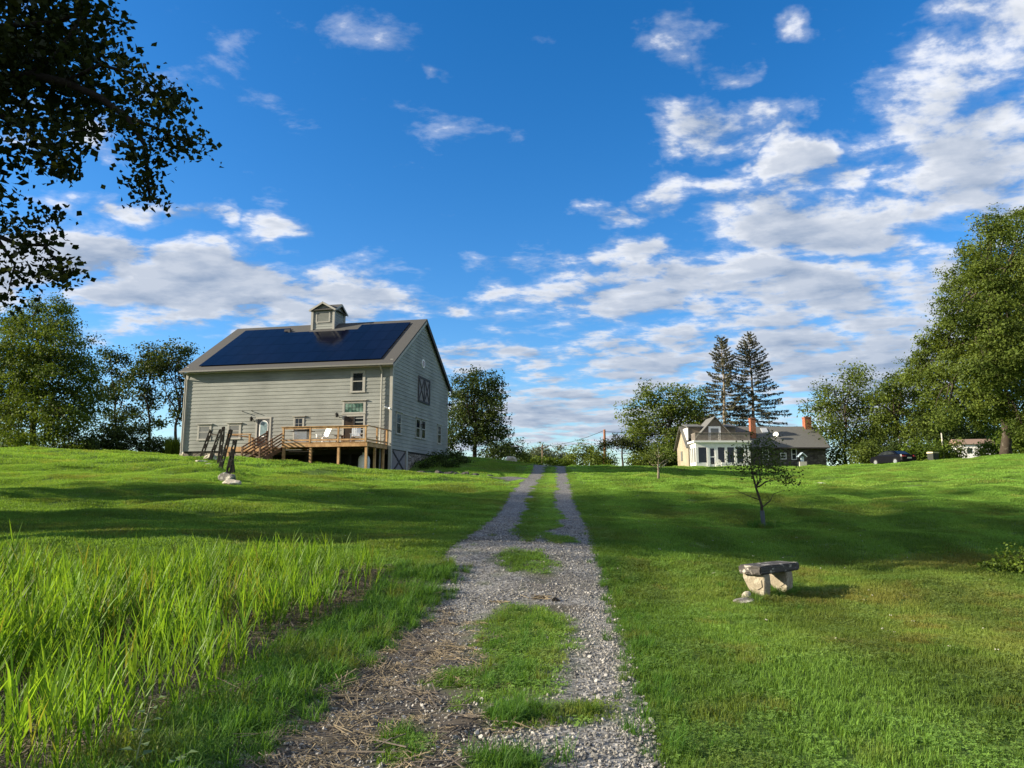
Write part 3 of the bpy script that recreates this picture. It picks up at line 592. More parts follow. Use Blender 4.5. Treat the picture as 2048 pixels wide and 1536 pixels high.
# ------------------------------------------------------------------ reed bed
def reed_stalk(rgx, h):
    """one reed: a thin cane with long pointed leaves rising at a steep angle"""
    V, F, S = [], [], []; n0 = 0
    def strip(pts, ws, side, sh):
        nonlocal n0
        for p, w_ in zip(pts, ws): V.append(p - side * w_ / 2); V.append(p + side * w_ / 2); S.extend([sh, sh])
        for j in range(len(pts) - 1): F.append((n0 + 2 * j, n0 + 2 * j + 1, n0 + 2 * j + 3, n0 + 2 * j + 2))
        n0 += 2 * len(pts)
    ln = rgx.normal(0, .05, 2); a0 = rgx.uniform(0, 3.14)
    stem = [np.array([ln[0] * h * f, ln[1] * h * f, h * f]) for f in (0, .35, .7)]
    for q in (0, 1.57): strip(stem, [.008, .0065, .004], np.array([math.cos(a0 + q), math.sin(a0 + q), 0]), rgx.uniform(.1, .45))
    nl = rgx.integers(5, 9); plane = rgx.uniform(0, 6.28)
    for k in range(nl):
        f = .30 + .48 * k / nl + rgx.uniform(-.03, .03); base = np.array([ln[0] * h * f, ln[1] * h * f, h * f]); az = plane + (k % 2) * math.pi + rgx.normal(0, .5)
        up = math.radians(rgx.uniform(70, 88)); l = h * rgx.uniform(.32, .56) * (1.15 - .35 * abs(f - .5)); w_ = rgx.uniform(.016, .032)
        d = np.array([math.cos(az), math.sin(az), 0]); side = np.array([-d[1], d[0], 0]) * math.cos(.5) + np.array([0, 0, .3]) * 0; pts, ws = [], []
        droop = rgx.uniform(.0, .42)
        for g, wf in ((0, .35), (.25, 1), (.55, .85), (.8, .45), (1, .02)):
            an = up - droop * g; pts.append(base + (d * math.cos(an) + np.array([0, 0, 1]) * math.sin(an)) * l * g); ws.append(w_ * wf)
        strip(pts, ws, side, np.clip(rgx.normal(.55, .25), 0, 1))
    return np.array(V), np.array(F), np.array(S)
RP = []
for i in range(14):
    V, F, S = reed_stalk(np.random.default_rng(400 + i), 1.0); RP.append((mesh_np('reed', V, F, {'shade': S}), REED))
for i in range(4):
    g = np.random.default_rng(450 + i); mb = MB(); a = g.uniform(0, 6.28); k = g.uniform(.35, .8); mb.tube([(0, 0, 0), (.03, .02, k * .6), (.06 + .15 * math.cos(a), .15 * math.sin(a), k), (.1 + .4 * math.cos(a), .4 * math.sin(a), k * g.uniform(.7, 1.1))], [.0045, .004, .003, .002], 4); RP.append((mb.mesh('dead_cane'), STRAW))
x, y = rg.uniform(-11, -1.2, 26000), rg.uniform(3.3, 15, 26000)
zn = reed_zone(x + .15, y); clump = fbm(x, y, .7, 51, 3)
k = (rg.random(x.size) < zn * np.clip(.17 + (clump - .40) * 1.9, 0.05, .70) * np.interp(y, [3, 7, 14], [.62, .8, .9])) & inside_frame(x, y, 1.1); x, y = x[k], y[k]; n = x.size
hh = .73 * (.62 + .40 * fbm(x, y, 1.6, 52)) * np.interp(x, [-10, -4, -2.4, -1.6], [1.12, 1.0, .85, .55]) * np.interp(y, [4, 8, 14], [1.08, 1.05, .95]) * rg.uniform(.75, 1.18, n)
scatter('reed_bed', np.c_[x, y, H(x, y) - .01], np.c_[rg.normal(0, .09, (n, 2)), rg.uniform(0, 6.28, n)], hh, np.where(rg.random(n) < .07, rg.integers(14, 18, n), rg.integers(0, 14, n)), {'tint': .75 + .5 * fbm(x, y, .9, 53), 'dry': np.where(rg.random(n) < .07, .6, np.clip(rg.normal(.03, .06, n), 0, .3))}, RP, 'dense bed of tall bright green reeds at the left of the drive', 'reeds')

# ------------------------------------------------------------------ barn
M_SIDE = siding('weathered grey green siding', (.272, .286, .268)); M_TRIM = plain('pale trim', (.34, .335, .305), .7, 0, .08, 3); M_ROOF = plain('grey brown shingles', (.064, .063, .060), .9, 0, .16, 14, .3)
M_DARKTRIM = plain('dark brown grey trim', (.035, .03, .03), .7); M_GLASS = plain('dark window glass', (.012, .015, .018), .06, 0, .3, 1.5, 0, .6)
M_PANEL = plain('solar cells', (.003, .004, .012), .14, 0, .12, .6, 0, .13); M_PANEL2 = plain('solar cells darker', (.0025, .0035, .010), .16, 0, .12, .6, 0, .12); M_GUT = plain('grey gutter', (.15, .148, .138), .6); M_BLACK = plain('black metal', (.012, .012, .013), .45); M_WHITE = plain('white paint', (.84, .83, .80), .5, 0, .05, 3)
M_STONE = masonry('rubble foundation', (.16, .14, .115), (.34, .30, .25), (.10, .095, .085), 1.9); M_LOFT = plain('grey loft door boards', (.19, .175, .18), .8, 0, .15, 5)
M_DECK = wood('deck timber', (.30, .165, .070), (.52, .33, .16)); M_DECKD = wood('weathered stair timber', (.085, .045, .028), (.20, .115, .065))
M_DIRT = plain('cellar dark stone', (.05, .045, .04), .95, 0, .3, 2)
M_BLIND = plain('window with pale blind behind glass', (.16, .165, .16), .25, 0, .1, 2)
ZB = 3.0
barn = thing('barn', 'large weathered grey green clapboard barn with dark solar roof and a rooftop cupola', 'barn', (BC[0], BC[1], ZB), -BTH)
ZS, ZE, ZR = 4.60 - ZB, 10.64 - ZB, 14.976 - ZB; KR = (ZR - ZE) / (BW_ / 2); EX = .25
mb = MB()
nb = 23; hb = (ZE - .03 - ZS) / nb                       # clapboards: each a real lapped board
for i in range(nb):
    z0 = ZS + hb * i; z1 = z0 + hb
    mb.add([(-BL_, -.028, z0), (0, -.028, z0), (0, -.003, z1), (-BL_, -.003, z1), (-BL_, .02, z0), (0, .02, z0)], [(0, 1, 2, 3), (4, 5, 1, 0)])
mb.build('long_wall', M_SIDE, barn)
mb = MB(); z = ZS
while z < ZR - .05:                                       # gable wall boards, clipped to the roof line
    z1 = min(z + hb, ZR - .01); lim = lambda q: (max(0, (q - ZE) / KR), BW_ - max(0, (q - ZE) / KR))
    a0, b0 = lim(z); a1, b1 = lim(z1)
    mb.add([(.028, a0, z), (.028, b0, z), (.003, b1, z1), (.003, a1, z1), (-.02, a0, z), (-.02, b0, z)], [(0, 1, 2, 3), (4, 5, 1, 0)]); z = z1
mb.build('gable_wall', M_SIDE, barn)
mb = MB(); mb.box(-BL_ + .03, -.03, BW_ - .05, BW_, ZS, ZE); mb.build('back_wall', M_SIDE, barn)
mb = MB(); mb.prism([(0.02, ZS), (BW_ - .06, ZS), (BW_ - .06, ZE), (BW_ / 2, ZR - .05), (0.02, ZE)], -BL_ - .01, -BL_ + .03, 'x'); mb.build('far_gable_wall', M_SIDE, barn)
mb = MB(); mb.box(-BL_ + .05, -.05, .05, BW_ - .07, ZS - .12, ZS + .03); mb.build('floor_slab', M_DIRT, barn)
def post(x0, x1, y0, y1, z0, z1, name, m): MB().box(x0, x1, y0, y1, z0, z1).build(name, m, barn)
post(-.16, .045, -.05, .16, 0.0, ZE + .15, 'corner_board', M_TRIM); post(-BL_ - .05, -BL_ + .14, -.05, .12, ZS - .02, ZE + .15, 'corner_board', M_TRIM); post(-.10, .045, BW_ - .14, BW_ + .04, ZS, ZE, 'corner_board', M_TRIM)
# stone footing and cellar
mb = MB(); mb.box(-BL_ + .03, -9.0, .08, .5, -.6, ZS - .13); mb.build('stone_foundation', M_STONE, barn)
mb = MB(); mb.box(-.45, -.06, 3.3, BW_ - .08, -.6, ZS - .004); mb.build('stone_foundation', M_STONE, barn)
mb = MB(); mb.box(-9.2, -.5, 2.6, 2.9, -.6, ZS - .13); mb.box(-9.3, -9.02, .52, 2.58, -.6, ZS - .13); mb.build('cellar_wall', M_DIRT, barn)
mb = MB(); mb.box(-8.9, -.3, .02, .22, ZS - .34, ZS - .13); mb.build('cellar_beam', M_DARKTRIM, barn)
for x in (-6.2, -3.0): post(x - .09, x + .09, .03, .2, -.3, ZS - .35, 'cellar_post', M_DARKTRIM)
# roof slabs
def slab(y_e, y_r, z_e, z_r, name):
    mb = MB(); t = .14; x0, x1 = -BL_ - EX, EX
    mb.add([(x0, y_e, z_e), (x1, y_e, z_e), (x1, y_r, z_r), (x0, y_r, z_r), (x0, y_e, z_e + t), (x1, y_e, z_e + t), (x1, y_r, z_r + t), (x0, y_r, z_r + t)],
           [(3, 2, 1, 0), (4, 5, 6, 7), (0, 1, 5, 4), (1, 2, 6, 5), (2, 3, 7, 6), (3, 0, 4, 7)]); return mb.build(name, M_ROOF, barn)
OH = .50; YR = BW_ / 2
roof = slab(-OH, YR, ZE - KR * OH, ZR, 'roof'); slab(BW_ + OH, YR + .004, ZE - KR * OH, ZR, 'roof')
for s in (0, 1):                                          # rake boards on the near gable
    y0 = -OH if s == 0 else BW_ + OH; mb = MB()
    mb.bar((EX - .02, y0, ZE - KR * OH - .10), (EX - .02, YR, ZR - .10), .035, .22, (0, KR if s else -KR, 1)); mb.build('rake_board', M_TRIM if s == 0 else M_DARKTRIM, barn)
mb = MB(); mb.bar((-BL_ - EX, -OH - .075, ZE - KR * OH + .05), (EX + .02, -OH - .075, ZE - KR * OH + .05), .12, .11); mb.build('gutter', M_GUT, barn)
mb = MB(); mb.box(-BL_ - EX + .02, EX - .05, -OH + .02, -.03, ZE - KR * OH - .05, ZE - KR * OH - .01); mb.build('soffit', M_TRIM, barn)
mb = MB(); mb.tube([(-.72, -OH - .06, ZE - KR * OH - .02), (-.72, -.14, ZE - .75), (-.72, -.14, 1.0), (-.72, -.14, -.05)], .055, 8); mb.build('downspout', M_TRIM, barn)
mb = MB(); mb.tube([(-BL_ + .0, -OH - .06, ZE - KR * OH - .02), (-BL_ - .02, -.13, ZE - .75), (-BL_ - .02, -.13, ZS - .2)], .055, 8); mb.build('downspout', M_TRIM, barn)
# solar panels laid out on the near slope
cs = math.cos(math.atan(KR)); sn = math.sin(math.atan(KR))
def panel(u0, u1, v0, v1, k):
    g = .010; x0, x1 = -u1 + g, -u0 - g; mb = MB(); h0, h1_ = .17, .215
    P = lambda x, v, h: (x, v - sn * h, ZE + KR * v + cs * h)
    mb.add([P(x0, v0 + g, h0), P(x1, v0 + g, h0), P(x1, v1 - g, h0), P(x0, v1 - g, h0), P(x0, v0 + g, h1_), P(x1, v0 + g, h1_), P(x1, v1 - g, h1_), P(x0, v1 - g, h1_)],
           [(3, 2, 1, 0), (4, 5, 6, 7), (0, 1, 5, 4), (1, 2, 6, 5), (2, 3, 7, 6), (3, 0, 4, 7)])
    mb.build('solar_panel', (M_PANEL, M_PANEL2, M_PANEL)[(k * 7 + int(v0 * 3)) % 3], barn)
ucol = np.linspace(.86, 15.05, 15); vrow = (.04, 1.50, 2.96, 4.42, 5.84)
for i in range(14):
    for j in range(4):
        a, b = ucol[i], ucol[i + 1]
        if j == 3 and 4.5 < (a + b) / 2 < 10.8:
            panel(a, b, 4.42, 5.05 if not (6.3 < (a + b) / 2 < 9.3) else 4.95, i + j)
        else: panel(a, b, vrow[j], vrow[j + 1], i + j)
# cupola astride the ridge
CX, CY, CW = -8.12, YR, .92; CZ0, CZ1 = 13.9 - ZB, 16.12 - ZB
cup = MB(); nbd = 11; hh_ = (CZ1 - CZ0) / nbd
for i in range(nbd):
    z0 = CZ0 + hh_ * i; z1 = z0 + hh_; o = .022; w0 = CW + o; w1 = CW
    cup.add([(CX - w0, CY - w0, z0), (CX + w0, CY - w0, z0), (CX + w0, CY + w0, z0), (CX - w0, CY + w0, z0), (CX - w1, CY - w1, z1), (CX + w1, CY - w1, z1), (CX + w1, CY + w1, z1), (CX - w1, CY + w1, z1)],
            [(0, 1, 5, 4), (1, 2, 6, 5), (2, 3, 7, 6), (3, 0, 4, 7), (3, 2, 1, 0)])
gh = .52
cup.prism([(CX - CW, CZ1), (CX + CW, CZ1), (CX, CZ1 + gh)], CY - CW, CY + CW, 'y'); cup.prism([(CY - CW, CZ1), (CY + CW, CZ1), (CY, CZ1 + gh)], CX - CW + .003, CX + CW, 'x')
cupola = cup.build('cupola', M_SIDE, barn)
mb = MB()
for sx_ in (-1, 1):
    for sy_ in (-1, 1): MB().box(CX + sx_ * CW - .09, CX + sx_ * CW + .09, CY + sy_ * CW - .09 + .0, CY + sy_ * CW + .09, CZ0 + .01, CZ1 - .02).build('corner_trim', M_TRIM, cupola)

mb = MB()
for k in range(8): mb.box(CX - .5, CX + .5, CY - CW - .05, CY - CW - .005, CZ0 + 1.22 + k * .085, CZ0 + 1.275 + k * .085)
mb.build('louvre', M_SIDE, cupola)
mb = MB(); mb.box(CX - .6, CX + .6, CY - CW - .07, CY - CW - .052, CZ0 + 1.92, CZ0 + 2.0); mb.box(CX - .6, CX + .6, CY - CW - .07, CY - CW - .052, CZ0 + 1.12, CZ0 + 1.2)
for s in (-1, 1): mb.box(CX + s * .56 - .05, CX + s * .56 + .05, CY - CW - .07, CY - CW - .052, CZ0 + 1.2, CZ0 + 1.92)
mb.build('louvre_frame', M_TRIM, cupola)
mb = MB(); e = .22; kk = gh / CW
for s in (-1, 1):
    mb.bar((CX + s * (CW + e), CY - CW - e, CZ1 - kk * e + .04), (CX + s * (CW + e), CY + CW + e, CZ1 - kk * e + .04), .01, .01)
    for ax in (0, 1):
        q = [(s * (CW + e), -CW - e, CZ1 - kk * e), (s * (CW + e), CW + e, CZ1 - kk * e), (0, CW + e, CZ1 + gh), (0, -CW - e, CZ1 + gh)]
        f = (lambda p: (CX + p[0], CY + p[1], p[2])) if ax == 0 else (lambda p: (CX + p[1], CY + p[0], p[2] + .004))
        vs = [f(p) for p in q]; mb.add(vs + [(a, b, c + .07) for a, b, c in vs], [(3, 2, 1, 0), (4, 5, 6, 7), (0, 1, 5, 4), (1, 2, 6, 5), (2, 3, 7, 6), (3, 0, 4, 7)])
mb.build('cupola_roof', M_ROOF, cupola)
mb = MB()
for s in (-1, 1):
    mb.bar((CX + s * (CW + e), CY - CW - e - .02, CZ1 - kk * e - .02), (CX, CY - CW - e - .02, CZ1 + gh - .02), .03, .14, (0, -1, 0)) if False else mb.bar((CX + s * (CW + e), CY - CW - e - .02, CZ1 - kk * e - .02), (CX, CY - CW - e - .02, CZ1 + gh - .02), .03, .14)
    mb.bar((CX + CW + e + .02, CY + s * (CW + e), CZ1 - kk * e - .02), (CX + CW + e + .02, CY, CZ1 + gh - .02), .03, .14)
mb.build('cupola_rake_board', M_TRIM, cupola)
mb = MB(); mb.box(-11.35, -10.75, 5.12, 5.5, ZE + KR * 5.3 + .05, ZE + KR * 5.3 + .34, .08); mb.build('roof_vent', M_BLACK, barn)
# windows and doors; W(face): face 'l' on the long wall, 'g' on the gable
def face_box(mb, f, a0, a1, z0, z1, d0, d1):
    """box on a wall face, standing from d0 to d1 in front of it; a = u on the long wall, v on the gable"""
    if f == 'l': mb.box(-a1, -a0, -d1, -d0, z0 - ZB, z1 - ZB)
    else: mb.box(d0, d1, a0, a1, z0 - ZB, z1 - ZB)
def window(f, a0, a1, z0, z1, name='window', fr=.11, head=True, glass=None, mull=0, rail=True, label=None):
    mb = MB()
    face_box(mb, f, a0, a0 + fr, z0, z1, -.02, .055); face_box(mb, f, a1 - fr, a1, z0, z1, -.02, .055)
    face_box(mb, f, a0 + fr, a1 - fr, z1 - fr, z1, -.02, .055); face_box(mb, f, a0 - .03, a1 + .03, z0 - .05, z0 + .03, -.02, .085)
    if head: face_box(mb, f, a0 - .10, a1 + .10, z1, z1 + .05, -.02, .14)
    w_ = mb.build(name, M_TRIM, barn)
    if label: w_['label'] = label
    mb = MB(); face_box(mb, f, a0 + fr, a1 - fr, z0 + .03, z1 - fr, -.02, .032); mb.build('pane', glass or M_GLASS, w_)
    mb = MB(); c = (z0 + z1) / 2; s = .045
    face_box(mb, f, a0 + fr, a0 + fr + s, z0 + .03, z1 - fr, .032, .046); face_box(mb, f, a1 - fr - s, a1 - fr, z0 + .03, z1 - fr, .032, .046)
    face_box(mb, f, a0 + fr + s, a1 - fr - s, z1 - fr - s, z1 - fr, .032, .046); face_box(mb, f, a0 + fr + s, a1 - fr - s, z0 + .03, z0 + .03 + s, .032, .046)
    if rail: face_box(mb, f, a0 + fr + s, a1 - fr - s, c - .03, c + .03, .032, .046)
    for k in range(mull):
        q = a0 + fr + s + (a1 - a0 - 2 * fr - 2 * s) * (k + 1) / (mull + 1); face_box(mb, f, q - .012, q + .012, z0 + .03 + s, z1 - fr - s, .047, .056)
    if mull: face_box(mb, f, a0 + fr + s, a1 - fr - s, c + .30, c + .32, .047, .056); face_box(mb, f, a0 + fr + s, a1 - fr - s, c - .32, c - .30, .047, .056)
    mb.build('sash', M_TRIM, w_); return w_
window('l', 1.98, 3.08, 8.56, 10.06, fr=.15, head=False)
window('l', 13.72, 14.83, 5.42, 6.52, fr=.12, glass=M_BLIND); window('l', 11.35, 12.42, 5.46, 6.56, fr=.12, glass=M_BLIND)
window('l', 6.46, 7.28, 5.3, 6.93, fr=.10, mull=1)
# stained transom over the patio door
def stained():
    m, N, L, b = hexmat('leaded green glass'); b.inputs['Roughness'].default_value = .2
    tc = N.new('ShaderNodeTexCoord'); v = N.new('ShaderNodeTexVoronoi'); v.inputs['Scale'].default_value = 3.4; L.new(tc.outputs['Object'], v.inputs['Vector'])
    r = N.new('ShaderNodeValToRGB'); L.new(v.outputs['Color'], r.inputs[0]); e = r.color_ramp.elements
    e[0].color = (.02, .05, .04, 1); e[1].color = (.22, .33, .28, 1); e.new(.5).color = (.06, .13, .10, 1); L.new(r.outputs[0], b.inputs['Base Color']); return m
M_STAIN = stained()
tr = window('l', 1.89, 3.60, 7.08, 7.95, 'transom_window', fr=.13, glass=M_STAIN, rail=False, label='leaded green glass transom')
mb = MB()
for k in range(5): face_box(mb, 'l', 2.15 + .26 * k - .008, 2.15 + .26 * k + .008, 7.17, 7.76, .047, .055)
face_box(mb, 'l', 2.08, 3.41, 7.46, 7.475, .057, .063); mb.build('leading', M_BLACK, tr)
mb = MB(); face_box(mb, 'l', 1.90, 2.03, 4.9, 7.03, -.02, .06); face_box(mb, 'l', 3.46, 3.59, 4.9, 7.03, -.02, .06); face_box(mb, 'l', 2.03, 3.46, 6.86, 7.03, -.02, .06)
pd = mb.build('patio_door', M_TRIM, barn)
mb = MB(); face_box(mb, 'l', 2.75, 3.46, 4.9, 6.86, -.02, .03); mb.build('pane', plain('bronze glass', (.045, .035, .028), .12, 0, .3, 1.2), pd)
mb = MB(); face_box(mb, 'l', 2.03, 2.66, 4.9, 6.86, -.02, .022); mb.build('pane', M_GLASS, pd)
mb = MB(); face_box(mb, 'l', 2.66, 2.75, 4.9, 6.86, -.02, .045); mb.build('door_stile', M_BLACK, pd)
mb = MB(); face_box(mb, 'l', 9.0, 9.13, 4.75, 6.95, -.02, .06); face_box(mb, 'l', 10.07, 10.2, 4.75, 6.95, -.02, .06); face_box(mb, 'l', 9.13, 10.07, 6.83, 6.95, -.02, .06)
ed = mb.build('entry_door', M_TRIM, barn)
mb = MB(); face_box(mb, 'l', 9.13, 10.07, 4.75, 6.83, -.02, .028); mb.build('door_leaf', plain('dark blue grey door', (.06, .065, .07), .5), ed)
def arch(cx, w_, z0, z1, n=10): return [(cx - w_, z0), (cx + w_, z0)] + [(cx + w_ * math.cos(math.pi * k / n), z1 - w_ + w_ * math.sin(math.pi * k / n)) for k in range(n + 1)]
mb = MB(); mb.prism([(-9.56 + (a + 9.56), z - ZB) for a, z in arch(-9.56, .34, 5.55, 6.72)], -.046, -.03, 'y'); al = mb.build('arched_light', M_WHITE, ed)
mb = MB(); mb.prism([(a, z - ZB) for a, z in arch(-9.56, .27, 5.62, 6.65)], -.058, -.048, 'y'); mb.build('door_glass', plain('blue leaded glass', (.20, .28, .30), .2, 0, .35, 5), ed)
# gable openings
mb = MB(); face_box(mb, 'g', 5.2, 7.95, 8.47, 10.46, -.02, .05); ld = mb.build('loft_door', M_LOFT, barn)
mb = MB(); o = (.055, .085)
for a0, a1, z0, z1 in ((5.2, 5.36, 8.47, 10.46), (7.79, 7.95, 8.47, 10.46), (5.36, 7.79, 8.47, 8.63), (5.36, 7.79, 10.3, 10.46), (6.5, 6.65, 8.63, 10.3)): face_box(mb, 'g', a0, a1, z0, z1, .051, .085)
for a0, a1 in ((5.36, 6.5), (6.65, 7.79)):
    mb.bar((.075, a0, 8.63 - ZB), (.075, a1, 10.3 - ZB), .03, .11); mb.bar((.079, a0, 10.3 - ZB), (.079, a1, 8.63 - ZB), .03, .11)
mb.build('cross_brace', M_DARKTRIM, ld)
mb = MB(); mb.tube([(-.01, 6.33, 11.55 - ZB), (.06, 6.33, 11.55 - ZB)], .34, 24); rw = mb.build('round_window', M_WHITE, barn)
mb = MB(); mb.tube([(.0, 6.33, 11.55 - ZB), (.066, 6.33, 11.55 - ZB)], .25, 24); mb.build('pane', M_GLASS, rw)
window('g', .82, 1.80, 5.70, 7.2, fr=.09); window('g', 4.85, 5.85, 5.72, 7.2, fr=.09); window('g', 6.1, 7.1, 5.72, 7.2, fr=.09); window('g', 10.1, 11.1, 5.62, 7.15, fr=.09)
mb = MB(); face_box(mb, 'g', 1.95, 4.7, 7.16, 7.24, -.02, .05); mb.build('trim_strip', M_TRIM, barn)
mb = MB(); mb.box(-.08, -.02, .30, 2.95, -.1, ZS - .06); gd = mb.build('cellar_door', M_LOFT, barn)
mb = MB(); mb.bar((.0, .4, .05), (.0, 2.85, ZS - .12), .03, .13); mb.bar((.004, .4, ZS - .12), (.004, 2.85, .05), .03, .13); mb.build('cross_brace', M_DARKTRIM, gd)
mb = MB(); mb.box(-.10, .04, 2.96, 3.28, -.2, ZS - .005); mb.build('door_post', M_TRIM, barn)
def lantern(f, a, z):
    mb = MB()
    if f == 'l': mb.tube([(-a, 0, z - ZB - .2), (-a - .05, -.12, z - ZB - .02), (-a - .1, -.25, z - ZB + .12)], .02, 6); c = (-a - .1, -.25, z - ZB - .18)
    else: mb.tube([(0, a, z - ZB), (.25, a, z - ZB + .08)], .02, 6); c = (.25, a, z - ZB - .16)
    mb.lathe([(.04, 0), (.10, .03), (.12, .2), (.15, .22), (.05, .3), (.015, .36)], c, 8); mb.build('wall_lantern', M_BLACK, barn)
lantern('l', 10.35, 6.85); lantern('l', 3.82, 6.98); lantern('g', 5.97, 6.75); lantern('g', BW_ - .2, 9.1)
mb = MB(); mb.tube([(-.12, -.05, 7.3 - ZB), (-.2, -.2, 7.36 - ZB)], .03, 6); mb.tube([(-.2, -.2, 7.36 - ZB), (-.42, -.32, 7.42 - ZB)], [.04, .075], 10); mb.tube([(-.2, -.2, 7.36 - ZB), (.05, -.35, 7.3 - ZB)], [.04, .075], 10); mb.build('flood_light', M_WHITE, barn)
for a in (11.2, 10.45):
    mb = MB(); mb.bar((-a, 0, 7.36 - ZB), (-a - .02, -.30, 7.42 - ZB), .04, .04); mb.build('wall_hook', M_BLACK, barn)

# ------------------------------------------------------------------ deck against the long wall
deck = thing('wooden_deck', 'honey brown timber deck on posts along the barn wall with railing and a stair', 'deck', (BC[0], BC[1], ZB), -BTH)
DZ, DD = 4.86 - ZB, 3.5; x0, x1 = -6.15, -.22
mb = MB()
for k in range(24): mb.box(x0, x1 + .04, -DD - .02 + k * (DD - .05) / 24, -DD - .02 + (k + .93) * (DD - .05) / 24, DZ - .04, DZ)
mb.build('deck_boards', M_DECK, deck)
mb = MB(); mb.box(x0, x1, -DD, -DD + .05, DZ - .30, DZ - .042); mb.box(x1 - .05, x1, -DD + .052, -.1, DZ - .30, DZ - .042); mb.box(x0, x0 + .05, -DD + .052, -.1, DZ - .30, DZ - .042); mb.build('rim_joist', M_DECK, deck)
mb = MB()
for k in range(12): mb.box(x0 + .35 + k * .46, x0 + .39 + k * .46, -DD + .06, -.12, DZ - .28, DZ - .045)
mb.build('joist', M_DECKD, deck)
LEGX = [-6.05, -4.15, -2.2, -.32]
for x in LEGX: MB().box(x - .075, x + .075, -DD + .06, -DD + .21, h1(*(bw(-x, -DD + .1))) - ZB - .1, DZ - .302).build('leg', M_DECK, deck)
for y in (-1.9, -.45): MB().box(x1 - .21, x1 - .07, y - .07, y + .07, h1(*(bw(.3, y))) - ZB - .3, DZ - .302).build('leg', M_DECK, deck)
RZ = 5.89 - ZB
for x in LEGX: MB().box(x - .05, x + .05, -DD - .06, -DD + .04, DZ + .002, RZ - .045).build('rail_post', M_DECK, deck)
for y in (-1.9, -.2): MB().box(x1 - .06, x1 + .04, y - .05, y + .05, DZ + .002, RZ - .045).build('rail_post', M_DECK, deck)
mb = MB(); mb.box(x0 - .05, x1 + .1, -DD - .10, -DD + .06, RZ - .042, RZ); mb.box(x1 - .06, x1 + .1, -DD + .062, -.05, RZ - .042, RZ); mb.build('top_rail', M_DECK, deck)
mb = MB(); mb.box(x0, x1, -DD - .045, -DD - .005, RZ - .17, RZ - .045); mb.box(x0, x1, -DD - .045, -DD - .005, DZ + .08, DZ + .19); mb.box(x1 - .02, x1 + .02, -DD, -.1, DZ + .08, DZ + .19); mb.build('lower_rail', M_DECK, deck)
# landing before the entry door, one step lower
lx0, lx1, LZ = -10.4, -7.3, 4.66 - ZB
mb = MB()
for k in range(16): mb.box(lx0, lx1, -3.2 + k * .195, -3.2 + k * .195 + .182, LZ - .04, LZ)
for k in range(10): mb.box(lx1 + .005, x0 - .005, -1.5 + k * .14, -1.5 + k * .14 + .13, LZ - .04, LZ)
mb.build('landing_boards', M_DECK, deck)
mb = MB(); mb.box(lx0, lx1, -3.2, -3.15, LZ - .32, LZ - .042); mb.box(lx0, lx0 + .05, -3.148, -.1, LZ - .32, LZ - .042); mb.build('landing_rim', M_DECK, deck)
for x in (lx0 + .1, lx1 - .12): MB().box(x - .07, x + .07, -3.1, -2.96, h1(*bw(-x, -3.0)) - ZB - .1, LZ - .322).build('leg', M_DECK, deck)
for x, y in ((lx0 + .1, -3.15), (-8.7, -3.15), (lx0 + .1, -.2)): MB().box(x - .05, x + .05, y - .05, y + .05, LZ + .002, LZ + .80).build('rail_post', M_DECK, deck)
mb = MB(); mb.box(lx0 + .02, -8.6, -3.24, -3.06, LZ + .805, LZ + .86); mb.box(lx0 + .02, lx0 + .18, -3.055, -.1, LZ + .805, LZ + .86); mb.build('landing_rail', M_DECK, deck)
# stair running down towards the lawn with slatted sides
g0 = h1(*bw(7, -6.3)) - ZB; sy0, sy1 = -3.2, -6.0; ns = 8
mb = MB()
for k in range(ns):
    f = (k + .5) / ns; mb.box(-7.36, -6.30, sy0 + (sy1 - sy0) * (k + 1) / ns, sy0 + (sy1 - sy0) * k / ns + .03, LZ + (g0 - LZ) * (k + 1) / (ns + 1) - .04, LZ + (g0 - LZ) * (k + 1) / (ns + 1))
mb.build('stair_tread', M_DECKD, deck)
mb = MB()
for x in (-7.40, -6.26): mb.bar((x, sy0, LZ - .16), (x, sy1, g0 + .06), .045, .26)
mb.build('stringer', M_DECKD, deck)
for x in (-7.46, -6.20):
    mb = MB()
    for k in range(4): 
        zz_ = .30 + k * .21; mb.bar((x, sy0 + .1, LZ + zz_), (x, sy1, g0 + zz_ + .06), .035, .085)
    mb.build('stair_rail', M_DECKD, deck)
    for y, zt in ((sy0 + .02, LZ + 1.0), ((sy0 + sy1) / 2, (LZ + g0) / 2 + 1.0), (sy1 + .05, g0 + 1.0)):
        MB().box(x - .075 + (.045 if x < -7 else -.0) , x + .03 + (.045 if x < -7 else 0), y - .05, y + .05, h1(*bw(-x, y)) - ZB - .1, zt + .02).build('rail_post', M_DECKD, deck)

# things standing on the deck (lx, ly in the barn's frame)
def on_barn(lx, ly, z): p = bw(-lx, ly); return (p[0], p[1], z)
M_PLASTIC = plain('white resin', (.80, .80, .78), .4, 0, .04)
def deck_chair(label, lx, ly, rz):
    t = thing('garden_chair', label, 'chair', on_barn(lx, ly, DZ + ZB), rz - BTH, 'white slatted chairs on the deck')
    mb = MB()
    for k in range(5): mb.box(-.27 + k * .11, -.27 + k * .11 + .095, -.28, .22, .36, .385)
    mb.build('seat', M_PLASTIC, t)
    mb = MB()
    for k in range(5): mb.bar((-.222 + k * .111, .2, .38), (-.222 + k * .118 - .01, .5, 1.0 + .05 * (2 - abs(k - 2))), .10, .02, (0, 1, 0))
    mb.bar((-.27, .40, .78), (.27, .40, .78), .02, .06); mb.build('backrest', M_PLASTIC, t)
    for s in (-1, 1):
        MB().bar((s * .33, -.30, .56), (s * .33, .38, .56), .10, .022).build('armrest', M_PLASTIC, t)
        MB().box(s * .30 - .025, s * .30 + .025, -.29, -.21, 0, .545).build('leg', M_PLASTIC, t); MB().bar((s * .30, .1, .40), (s * .30, .42, .0), .045, .08).build('leg', M_PLASTIC, t)
    return t
